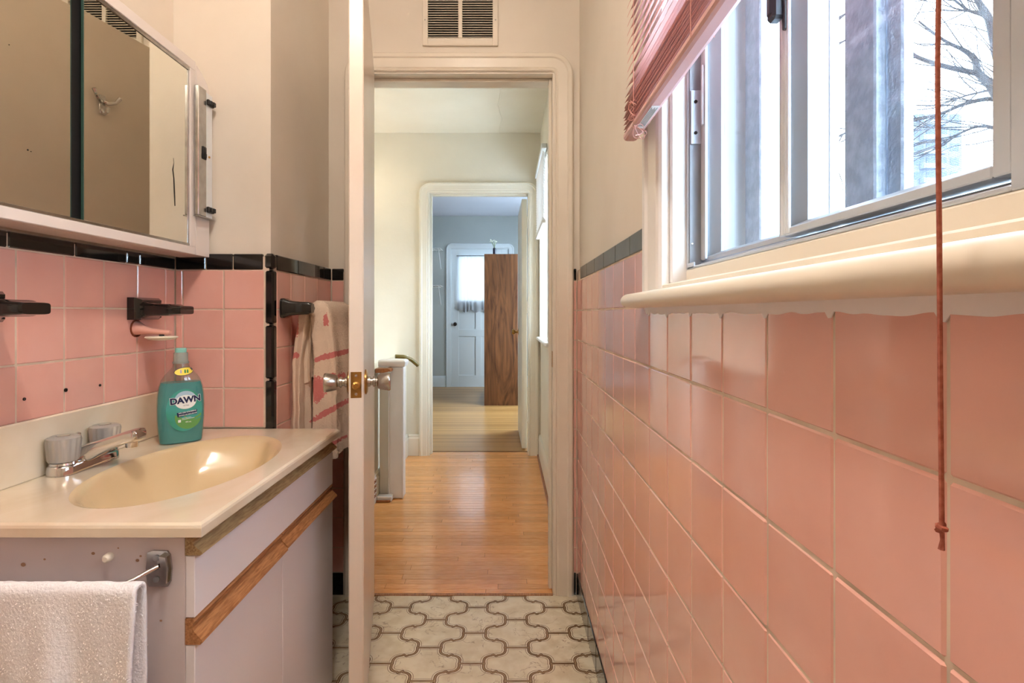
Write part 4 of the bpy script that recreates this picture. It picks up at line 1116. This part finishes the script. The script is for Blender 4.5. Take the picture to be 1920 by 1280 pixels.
# ---- black ceramic holders on the left wall
def holder(y, label):
    h = root('ceramic_holder', (-.915, y, C - .016), label=label, cat='holder', group='black ceramic holders on the left wall')
    pl = MB(); pl.loft([[(x, y + a * s, C + .012 + b * s) for a, b in ((-.046, -.027), (.046, -.027), (.046, .028), (-.046, .028))] for x, s in ((-.9255, 1), (-.908, 1), (-.905, .95), (-.895, .80))], smooth=False)
    obj('plate', pl, 'black', h)
    ar = MB(); rg = []
    for x, hw, z0, z1 in ((-.900, .040, -.013, .035), (-.888, .036, -.007, .027), (-.868, .035, -.006, .025), (-.836, .035, -.005, .024), (-.832, .034, -.003, .021), (-.812, .031, -.002, .020), (-.806, .028, -.001, .019)):
        rg.append([(x, y + hw * math.copysign(abs(math.cos(a)) ** .35, math.cos(a)), C + (z0 + z1) / 2 + (z1 - z0) / 2 * math.copysign(abs(math.sin(a)) ** .35, math.sin(a))) for a in [2 * math.pi * k / 20 + .16 for k in range(20)]])
    ar.loft(rg); obj('shelf_arm', ar, 'black', h)
holder(1.346, 'black ceramic tumbler holder above the pink soap holder')
holder(.915, 'black ceramic holder at the left edge of the picture, nearest the camera')

# ---- pink magnetic soap holder with white soap
sh_ = root('soap_holder', (-.92, 1.335, C - .055), label='small pink plastic soap holder with rusty base on the tiles', cat='soap holder')
yh = 1.332; rg = []
for x, ry, rz, dz in ((-.9255, .020, .018, -.036), (-.918, .018, .0165, -.036), (-.905, .013, .011, -.040), (-.885, .0105, .0075, -.0435), (-.860, .0105, .0065, -.0455), (-.843, .0105, .006, -.0462), (-.839, .007, .004, -.0462)):
    rg.append([(x, yh + ry * math.cos(a), C + dz + rz * math.sin(a)) for a in [2 * math.pi * k / 20 for k in range(20)]])
obj('arm', MB().loft(rg), 'pinkplastic', sh_)
obj('rust_ring', MB().lathe([(.0215, -.9258), (.0215, -.9235), (.0195, -.9225), (.0195, -.9258)], (0, yh, C - .037), 'x', 20), 'rust', sh_)
obj('magnet', MB().lathe([(.006, -.0555), (.006, -.052)], (-.862, yh, C), 'z', 14), 'iron', sh_)
sp2 = MB(); sp2.lathe([(.010, C - .0665), (.028, C - .0640), (.0365, C - .0590), (.0345, C - .0565), (.02, C - .0555)], (-.862, yh, 0), 'z', 28)
obj('soap_disc', sp2, 'soapwhite', label='thin white bar of soap hanging under the pink soap holder', cat='soap')

# ---- black ceramic towel bar on the alcove side
tbx = root('towel_bar', (-.62, 1.74, C + .0), label='black ceramic towel bar on the pink tiled alcove side', cat='towel bar')
BX, BZ = -.584, C + .016
for y in (1.556, 1.925):
    rg = []
    for x, hy_, hz_ in ((-.6515, .026, .029), (-.643, .026, .029), (-.630, .020, .022), (-.600, .017, .019), (-.575, .017, .018), (-.566, .013, .013)):
        rg.append([(x, y + hy_ * math.copysign(abs(math.cos(a)) ** .4, math.cos(a)), BZ + hz_ * math.copysign(abs(math.sin(a)) ** .4, math.sin(a))) for a in [2 * math.pi * k / 20 + .157 for k in range(20)]])
    obj('post', MB().loft(rg), 'black', tbx)
obj('bar', MB().lathe([(.0095, 1.565), (.0095, 1.918)], (BX, 0, BZ), 'y', 16), 'black', tbx)

# ---- printed towel over that bar
def terry_noise(p, s, a): return a * noise.noise(Vector(p) * s)
tz1 = BZ + .020; zlow = C - .425
def lobe(x0, x1, y0, y1, ztop, zbot, seed, crest):
    rings = []; n = 64; NZ = 46
    for j in range(NZ + 1):
        f = j / NZ; z = ztop + (zbot - ztop) * f
        tt = min(1, f * NZ * (ztop - zbot) / NZ / .035)
        sh = math.sqrt(max(0, 1 - (1 - tt) ** 2)) * .97 + .03          # round over the bar
        xm, ym = (x0 + x1) / 2, (y0 + y1) / 2
        hw = (x1 - x0) / 2 * (.80 + .20 * f); hl = (y1 - y0) / 2
        xc = crest + (xm - crest) * min(1, .35 + f * 1.6)
        ring = []
        for k in range(n):
            a = 2 * math.pi * k / n; c, s = math.cos(a), math.sin(a)
            wx = hw * math.copysign(abs(c) ** .55, c) * (.25 + .75 * sh); wy = hl * math.copysign(abs(s) ** .55, s) * (.9 + .1 * sh)
            fold = .006 * math.sin(7 * a + seed + 1.2 * f) * min(1, f * 4) + .004 * math.sin(13 * a + seed * 2) * f
            ring.append((xc + wx + fold * c + terry_noise((wx, wy, z), 26, .003), ym + wy + fold * s + terry_noise((wx + 3, wy, z), 26, .003), z + .012 * f * math.sin(a * 2 + seed)))
        rings.append(ring)
    return MB().loft(rings)
def pile(mb, count, ln, rs):
    """short loops standing off the cloth"""
    out = MB(); faces = [f for f in mb.f if len(f) == 4]
    V = [Vector(v) for v in mb.v]
    ar = [((V[f[1]] - V[f[0]]).cross(V[f[3]] - V[f[0]])).length for f in faces]; tot = sum(ar)
    for f, A in zip(faces, ar):
        k = count * A / tot; k = int(k) + (1 if rs.random() < k - int(k) else 0)
        nn = (V[f[1]] - V[f[0]]).cross(V[f[3]] - V[f[0]]).normalized()
        for _ in range(k):
            u, v = rs.random(), rs.random()
            p = (V[f[0]] * (1 - u) + V[f[1]] * u) * (1 - v) + (V[f[3]] * (1 - u) + V[f[2]] * u) * v
            t = Vector((rs.gauss(0, 1), rs.gauss(0, 1), rs.gauss(0, 1))); t = (t - nn * t.dot(nn)).normalized()
            dn = nn * ln * rs.uniform(.5, 1.1) + t * ln * rs.uniform(-.5, .5) + Vector((0, 0, -ln * .4)); b = nn.cross(t) * ln * .22
            out.add([p - b, p + b, p + dn + b * .6, p + dn - b * .6], [(0, 1, 2, 3)])
    return out
def fix_out(mb):
    me = bpy.data.meshes.new('tmp'); me.from_pydata(mb.v, [], mb.f); bm = bmesh.new(); bm.from_mesh(me); bmesh.ops.recalc_face_normals(bm, faces=bm.faces); bm.to_mesh(me); bm.free()
    mb.f = [tuple(p.vertices) for p in me.polygons]; bpy.data.meshes.remove(me); return mb
rs = random.Random(5)
tw_root = root('printed_towel', (-.565, 1.73, zlow), label='cream terry towel with red printed marks over the black towel bar', cat='towel')
# every part of the towel keeps the towel's own coordinates, so the print runs on across them
def towel_part(name, mb, **kw):
    me, _ = mesh(name, MB_shift(mb, (-.565, 1.73, zlow)), 'print_terry', recentre=False, normals=kw.pop('normals', True))
    o = bpy.data.objects.new(name, me); link(o, tw_root, (-.565, 1.73, zlow)); tag(o, **kw); return o
def MB_shift(mb, c):
    q = MB(); q.v = [(v[0] - c[0], v[1] - c[1], v[2] - c[2]) for v in mb.v]; q.f = mb.f; q.m = mb.m; q.sm = mb.sm; return q
fr = fix_out(lobe(-.598, -.500, 1.597, 1.850, tz1 + .004, zlow, 1.3, BX + .006)); front_fold = towel_part('front_fold', fr)
towel_part('terry_pile', pile(fr, 15000, .0026, rs), normals=False, kind='stuff')
bk = fix_out(lobe(-.648, -.603, 1.590, 1.840, tz1 - .012, C - .40, 3.9, BX - .010)); towel_part('back_fold', bk)
mid = fix_out(lobe(-.625, -.590, 1.612, 1.80, tz1 - .01, C - .200, 2.2, BX - .004)); towel_part('inner_fold', mid)

# ---- chrome towel rail on the vanity side with the white towel
rb_ = root('towel_rail', (-.70, .80, C - .42), label='chrome bent towel rail with screwed bracket on the vanity side', cat='towel rail')
def bracket(X):
    Z = C - .393
    pl = [(X - .0185, Z - .024), (X - .0165, Z - .0275), (X + .013, Z - .0275), (X + .0175, Z - .020), (X + .0190, Z), (X + .0165, Z + .021), (X + .012, Z + .0270), (X - .010, Z + .0275), (X - .0185, Z + .0245), (X - .0205, Z)]
    b = MB(); b.prism([(a, c) for a, c in pl], 'y', VY0 - .0035, VY0 - .0002)
    o = obj('bracket', b, 'chrome_worn', rb_)
    bo = MB(); bo.prism([(X + .004, Z - .022), (X + .0150, Z - .020), (X + .0165, Z), (X + .0140, Z + .020), (X + .004, Z + .022), (X + .0075, Z)], 'y', VY0 - .011, VY0 - .0036)
    obj('bracket_rib', bo, 'chrome_worn', o)
    for s in (-1, 1): obj('screw', MB().lathe([(.0045, VY0 - .0036), (.0045, VY0 - .0055), (.002, VY0 - .0062)], (X - .004, 0, Z + s * .0165), 'y', 12), 'alu_dark', o)
bracket(-.536); bracket(-.868)
rz = C - .393
obj('rod', MB().tube([(-.536, VY0 - .006, rz + .004), (-.545, VY0 - .016, rz + .001), (-.556, VY0 - .034, rz - .003), (-.570, VY0 - .050, rz - .006), (-.590, VY0 - .056, rz - .007), (-.70, VY0 - .057, rz - .007), (-.815, VY0 - .056, rz - .007), (-.834, VY0 - .050, rz - .006), (-.848, VY0 - .034, rz - .003), (-.860, VY0 - .016, rz + .001), (-.868, VY0 - .006, rz + .004)], .0035, 10), 'chrome', rb_)
def drape():
    yr, zr = VY0 - .057, rz - .007; R = .010; rows_ = []
    path = []
    for i in range(22): path.append((yr + R, zr - .36 + .36 * i / 21 if i else zr - .36))
    for i in range(1, 9): a = i / 9 * math.pi; path.append((yr + R * math.cos(a), zr + R * math.sin(a)))
    for i in range(44): path.append((yr - R, zr - .46 * i / 43))
    for iu in range(72):
        x = -.528 - .34 * iu / 71; col = []
        for (y, z) in path:
            dep = max(0, min(1, (zr - z) / .12)); sgn_ = -1 if y < yr else .35
            w = .0075 * math.sin((x + .53) * 46 + 1.0) * dep + .0035 * math.sin((x + .5) * 101 + z * 6) * dep
            col.append((x + (.004 * noise.noise(Vector((z * 14, 0, 0))) if iu in (0, 71) else 0), min(VY0 - .014, y + sgn_ * max(-.006, w) - (.006 * dep if y < yr else 0)), z + .0012 * noise.noise(Vector((x * 70, y * 40, z * 70)))))
        rows_.append(col)
    return rows_
gp = MB().grid(drape())
wt = obj('hand_towel', gp, 'terry', normals=False, label='fluffy white hand towel hanging on the vanity side rail', cat='towel')
sm_ = wt.modifiers.new('thick', 'SOLIDIFY'); sm_.thickness = .006; sm_.offset = 0
p1 = pile(gp, 26000, .0042, rs); g2 = MB(); g2.v = gp.v; g2.f = [f[::-1] for f in gp.f]; p2 = pile(g2, 26000, .0042, rs)
o_ = len(p1.v); p1.v += p2.v; p1.f += [tuple(i + o_ for i in f) for f in p2.f]; p1.m += p2.m; p1.sm += p2.sm
obj('terry_pile', p1, 'terry', wt, normals=False, kind='stuff')

# ---- air vent above the door
vx0, vx1, vz0, vz1 = -.313, -.032, C + .996, C + 1.275
av = root('air_vent', ((vx0 + vx1) / 2, 1.985, vz0), label='cream louvred air vent above the doorway', cat='vent')
f = MB(); xm = (vx0 + vx1) / 2; fw = .020; yv0, yv1 = 1.9800, 1.9904
f.box(vx0, vx0 + fw, yv0, yv1, vz0, vz1, .0015); f.box(vx1 - fw, vx1, yv0, yv1, vz0, vz1, .0015)
f.box(vx0 + fw, vx1 - fw, yv0, yv1, vz0, vz0 + .028, .0015); f.box(vx0 + fw, vx1 - fw, yv0, yv1, vz1 - .028, vz1, .0015); f.box(xm - .0075, xm + .0075, yv0, yv1, vz0 + .028, vz1 - .028, .001)
obj('frame', f, 'trim', av)
obj('slat_shade', B(vx0 + fw, vx1 - fw, 1.9892, 1.9908, vz0 + .028, vz1 - .028), 'dark', av)  # thin black sheet in place of the shade behind the slats
wsl = (xm - .0075) - (vx0 + fw)
sl = MB(); sl.prism([(-.0050, -.0014), (-.0040, -.0017), (.0035, .0004), (.0035, .0014), (-.0042, .0008), (-.0050, .0004)], 'x', -wsl / 2, wsl / 2); slm, _ = mesh('slat', sl, 'trim', recentre=False)
k = 0; z = vz0 + .0315
while z < vz1 - .029:
    for s in (-1, 1): inst('slat', slm, av, (xm + s * (.0075 + wsl / 2), 1.9852, z))
    z += .0090
for x in (vx0 + .010, vx1 - .010): obj('screw', MB().lathe([(.0028, yv0 + .0004), (.0028, yv0 - .001), (.001, yv0 - .0015)], (x, 0, C + 1.09), 'y', 10), 'nickel', av)

# ---- mini blind at the bathroom window
bl = root('window_blind', (.222, .60, C + .30), label='mauve metal mini blind half raised at the bathroom window', cat='blind')
by0, by1 = .262, .962; bxc = .224
sl = MB(); cr = []
for i in range(7): u = (i / 6 - .5) * .025; cr.append((u, .0022 * (1 - (2 * i / 6 - 1) ** 2)))
ln = by1 - by0
ring_e = lambda y: [(u, y, h) for u, h in cr] + [(u, y, h - .0004) for u, h in cr[::-1]]
sl.loft([ring_e(-ln / 2), ring_e(ln / 2)]); blm, _ = mesh('slat', sl, 'mauve', recentre=False)
z = C + .3275
for k in range(11): inst('slat', blm, bl, (bxc + random.uniform(-.001, .001), (by0 + by1) / 2 + random.uniform(-.0015, .0015), z), (0, -.10, random.uniform(-.004, .004))); z += .0042
tilt = .25
while z < C + .815:
    inst('slat', blm, bl, (bxc, (by0 + by1) / 2 + random.uniform(-.001, .001), z), (0, -min(1.02, tilt), 0)); tilt += .16; z += .0165 if tilt > .6 else .011
rl = MB(); rl.prism([(bxc - .0125, C + .3175), (bxc - .0105, C + .3135), (bxc - .006, C + .3120), (bxc + .006, C + .3120), (bxc + .0105, C + .3135), (bxc + .0125, C + .3175), (bxc + .0125, C + .3225), (bxc - .0125, C + .3225)], 'y', by0 - .003, by1 + .003)
brl = obj('bottom_rail', rl, 'mauve_rail', bl)
obj('headrail', B(bxc - .016, bxc + .016, by0 - .004, by1 + .004, C + .822, C + .850, b=.002), 'mauve_rail', bl)
stk = obj('warning_sticker', B(bxc - .0062, bxc + .0062, .800, .895, C + .3114, C + .3119), 'sticker', brl)
for i in range(5): obj('sticker_print', B(bxc - .0048 + i * .0021, bxc - .0039 + i * .0021, .806 + .006 * (i % 2), .886, C + .3111, C + .3113), 'ink', stk)
for y in (.345, .610, .885):
    for dx in (-.0135, .0135): obj('ladder_cord', MB().tube([(bxc + dx, y, C + .316), (bxc + dx, y, C + .825)], .0006, 5), 'mauve', bl)
kn = MB(); q = []
for i in range(60): a = i * .62; q.append((bxc - .014 + .006 * math.sin(a * 1.3), .885 + .010 * math.sin(a), C + .338 + .014 * math.sin(a * .7 + 1)))
kn.tube(q, .0007, 5); q = []
for i in range(40): a = i * .55; q.append((bxc - .006 + .010 * math.cos(a), .878 + .010 * math.sin(a * 1.4), C + .300 + .010 * math.sin(a * .8)))
kn.tube(q, .0006, 5); obj('cord_tangle', kn, 'mauve', bl)
pc = MB(); q = []
zq = C + .82
while zq > C - .112: q.append((.2030 + .0010 * math.sin(zq * 21), .2500 + .0006 * math.sin(zq * 33), zq)); zq -= .02
pc.tube(q, .0011, 8); e = q[-1]
pcord = obj('pull_cord', pc, 'cord', bl)
k2 = MB(); k2.tube([(e[0] + .0016 * math.cos(a * 2), e[1] + .0016 * math.sin(a * 2), e[2] + .001 - .0006 * a) for a in [i * .5 for i in range(10)]], .0013, 6)
k2.tube([(e[0], e[1], e[2]), (e[0] + .0003, e[1], e[2] - .006), (e[0] - .0002, e[1], e[2] - .0105)], [.0011, .0009, .0014], 6); obj('cord_knot', k2, 'cord', pcord)

# ---- ceiling globe lamp of the bathroom (above the frame)
cl = root('ceiling_lamp', (-.20, .40, CEIL), label='round glass ceiling lamp above the vanity side of the bathroom', cat='lamp')
obj('canopy', MB().lathe([(.075, CEIL - .001), (.075, CEIL - .018), (.055, CEIL - .030)], (-.20, .40, 0), 'z', 28), 'brass', cl)
obj('globe', MB().lathe([(.050, CEIL - .028), (.075, CEIL - .050), (.085, CEIL - .085), (.075, CEIL - .120), (.045, CEIL - .142), (.005, CEIL - .150)], (-.20, .40, 0), 'z', 28), 'lampglass', cl)

# ================================================================== HALL THINGS
LX, LY, LZ = -1.03, 3.50, C + .96
so = root('pendant_lamp', (LX, LY, LZ), label='ribbed glass pendant lamp glowing warm over the stairwell', cat='lamp')
obj('canopy', MB().lathe([(.055, CEIL - .001), (.055, CEIL - .014), (.02, CEIL - .03)], (LX, LY, 0), 'z', 24), 'brass', so)
obj('stem', MB().lathe([(.006, CEIL - .03), (.006, LZ + .08)], (LX, LY, 0), 'z', 10), 'brass', so)
obj('holder', MB().lathe([(.012, LZ + .085), (.030, LZ + .075), (.030, LZ + .060), (.012, LZ + .058)], (LX, LY, 0), 'z', 20), 'brass', so)
obj('bulb', MB().lathe([(.006, LZ + .050), (.016, LZ + .035), (.022, LZ + .010), (.018, LZ - .012), (.004, LZ - .022)], (LX, LY, 0), 'z', 16), 'bulb', so)
for i in range(16):
    a = 2 * math.pi * i / 16; b = MB()
    b.tube([(LX + r * math.cos(a), LY + r * math.sin(a), LZ + z) for r, z in ((.030, .066), (.060, .055), (.078, .020), (.080, -.030), (.066, -.062))], [.004, .008, .0095, .0095, .007], 6)
    obj('glass_rib', b, 'cutglass', so)
obj('rim', MB().tube([(LX + .066 * math.cos(a), LY + .066 * math.sin(a), LZ - .064) for a in [2 * math.pi * k / 32 for k in range(33)]], .004, 6), 'brass', so)

nw = root('stair_newel', (-.63, 3.05, 0), label='white painted stair newel with moulded cap and wooden rail end', cat='newel post')
obj('post', B(-.668, -.586, 3.010, 3.092, .002, C - .300, b=.004), 'whitepost', nw)
obj('edge_bead', B(-.590, -.582, 3.004, 3.0095, .002, C - .300, b=.002).box(-.668, -.660, 3.004, 3.0095, .03, C - .300, b=.002), 'whitepost', nw)
obj('side_panel', B(-.7225, -.6685, 3.030, 3.075, .002, C - .310, b=.003), 'halltrim', nw)
cap = MB()
rg = []
for z, e in ((C - .3000, 0), (C - .297, .010), (C - .285, .014), (C - .272, .016), (C - .266, .012), (C - .261, .003)):
    rg.append([(-.722 , 3.010 - e, z), (-.586 + e, 3.010 - e, z), (-.586 + e, 3.092 + e, z), (-.722, 3.092 + e, z)])
cap.loft(rg, smooth=False); obj('cap', cap, 'whitepost', nw)
rlw = MB(); rlw.prism([(-.722, C - .325), (-.650, C - .325), (-.640, C - .318), (-.640, C - .309), (-.652, C - .3015), (-.722, C - .3015)], 'y', 2.93, 3.0035); obj('handrail_end', rlw, 'railwood', nw)
obj('base_block', B(-.7225, -.640, 2.962, 3.0098, .0008, .030, b=.003), 'whitepost', nw)
obj('shoe_strip', B(-.7225, -.645, 2.950, 2.9618, .0008, .012, b=.003), 'railwood', nw)
obj('wall_rail', MB().tube([(-.700, 3.35, C - .268), (-.655, 3.37, C - .272), (-.610, 3.40, C - .292), (-.578, 3.43, C - .325), (-.572, 3.435, C - .334)], .0125, 12), 'olive', label='short curved olive brown handrail end behind the newel cap', cat='handrail')
fr_ = root('floor_register', (-.722, 2.93, .03), label='small white wall register with scroll pattern beside the newel base', cat='register')
obj('frame', B(-.7235, -.719, 2.84, 2.945, .030, .150, b=.001), 'whitepost', fr_)
for i in range(4):
    for j in range(4): obj('scroll', MB().lathe([(.0095, -.7190), (.0095, -.7175), (.0055, -.7175), (.0055, -.7190)], (0, 2.856 + i * .024, .050 + j * .026), 'x', 10), 'railwood', fr_)

hb = root('hall_blind', (.235, 3.45, C + .53), label='white slatted blind in the upper half of the hall window', cat='blind')
sl = MB(); sl.box(-.012, .012, -.35, .35, -.0004, .0004); hsm, _ = mesh('slat', sl, 'whitepost', recentre=False)
z = C + .556
while z < C + .955: inst('slat', hsm, hb, (.218, 3.45, z), (0, .8, 0)); z += .0175
obj('bottom_rail', B(.206, .230, 3.10, 3.80, C + .528, C + .545, b=.003), 'whitepost', hb)
obj('headrail', B(.202, .233, 3.095, 3.805, C + .962, C + .990, b=.002), 'alu_light', hb)

# ================================================================== FAR ROOM THINGS
cu_ = MB(); P = []
for i in range(90):
    x = -.700 + .66 * i / 89; col = []
    for j in range(20):
        f_ = j / 19; z = C + .828 - f_ * (.79 + .02 * math.sin(x * 40)); col.append((x, FY1 - .022 + .010 * math.sin(x * 95 + 2 * math.sin(x * 23)) * (.35 + .65 * f_), z))
    P.append(col)
cu_.grid(P)
cr_ = root('door_curtain', (-.38, FY1 - .02, C + .04), label='sheer white gathered curtain over the back door glass', cat='curtain')
obj('cloth', cu_, 'curtain', cr_, normals=False)
obj('rod', MB().lathe([(.005, -.715), (.005, -.03)], (0, FY1 - .022, C + .826), 'x', 8), 'iron', cr_)

SX0, SX1, SY, SH = -.255, .127, 6.07, C + .680
shf = root('wooden_shelf_unit', (-.064, 6.4, 0), label='tall dark figured walnut shelf unit standing end-on in the far room', cat='shelf unit')
for x0, x1 in ((SX0, -.103), (-.1025, SX1)): obj('side_board', B(x0, x1, SY, SY + .03, .001, SH, b=.002), 'walnut', shf)
for x0, x1 in ((SX0, -.103), (-.1025, SX1)): obj('side_board', B(x0, x1, SY + .87, SY + .90, .001, SH, b=.002), 'walnut', shf)
for z in (.05, .45, .85, 1.25, SH - .032): obj('shelf_board', B(SX0 + .002, SX1 - .002, SY + .0305, SY + .8695, z, z + .028), 'walnut', shf)
vs = root('bud_vase', (-.140, 6.13, SH), label='slim navy bud vase on top of the wooden shelf unit', cat='vase')
obj('vase_body', MB().lathe([(.017, SH + .0005), (.0185, SH + .01), (.0185, SH + .062), (.016, SH + .074), (.012, SH + .075)], (-.140, 6.13, 0), 'z', 20), 'navy', vs)
fw_ = root('flower_sprig', (-.140, 6.13, SH + .07), label='sprig of tiny white flowers in the navy bud vase', cat='flowers')
stm = MB(); pt = MB(); rq = random.Random(11)
for i in range(7):
    ex, ey, ez = rq.uniform(-.045, .055), rq.uniform(-.03, .03), rq.uniform(.115, .165)
    stm.tube([(-.140, 6.13, SH + .02), (-.140 + ex * .25, 6.13 + ey * .3, SH + .09), (-.140 + ex, 6.13 + ey, SH + ez)], .0014, 5)
    for k in range(4):
        c = (-.140 + ex + rq.uniform(-.012, .012), 6.13 + ey + rq.uniform(-.01, .01), SH + ez + rq.uniform(-.012, .012))
        pt.lathe([(.001, c[2] - .005), (.006, c[2] - .001), (.006, c[2] + .002), (.001, c[2] + .005)], (c[0], c[1], 0), 'z', 7)
obj('stems', stm, 'stem', fw_); obj('petals', pt, 'petal', fw_)

def wire_shelf(z, label):
    r = root('wire_shelf', (-1.4, 7.45, z), label=label, cat='shelf', group='wire shelves beside the back door')
    w = MB()
    for i in range(9): w.tube([(-2.2, FY1 - .02 - .035 * i, z), (-.905, FY1 - .02 - .035 * i, z)], .0035, 5)
    for i in range(28): w.tube([(-2.18 + i * .047, FY1 - .01, z - .004), (-2.18 + i * .047, FY1 - .31, z - .004)], .003, 4)
    w.tube([(-2.2, FY1 - .312, z - .03), (-.905, FY1 - .312, z - .03)], .0045, 6)
    obj('wire_grid', w, 'wire', r)
    for x in (-.94, -1.6): obj('brace', MB().tube([(x, FY1 - .30, z - .006), (x, FY1 - .004, z - .26)], .006, 6), 'wire', r)
wire_shelf(C + .900, 'upper white wire shelf left of the back door')
wire_shelf(C + .390, 'lower white wire shelf left of the back door')
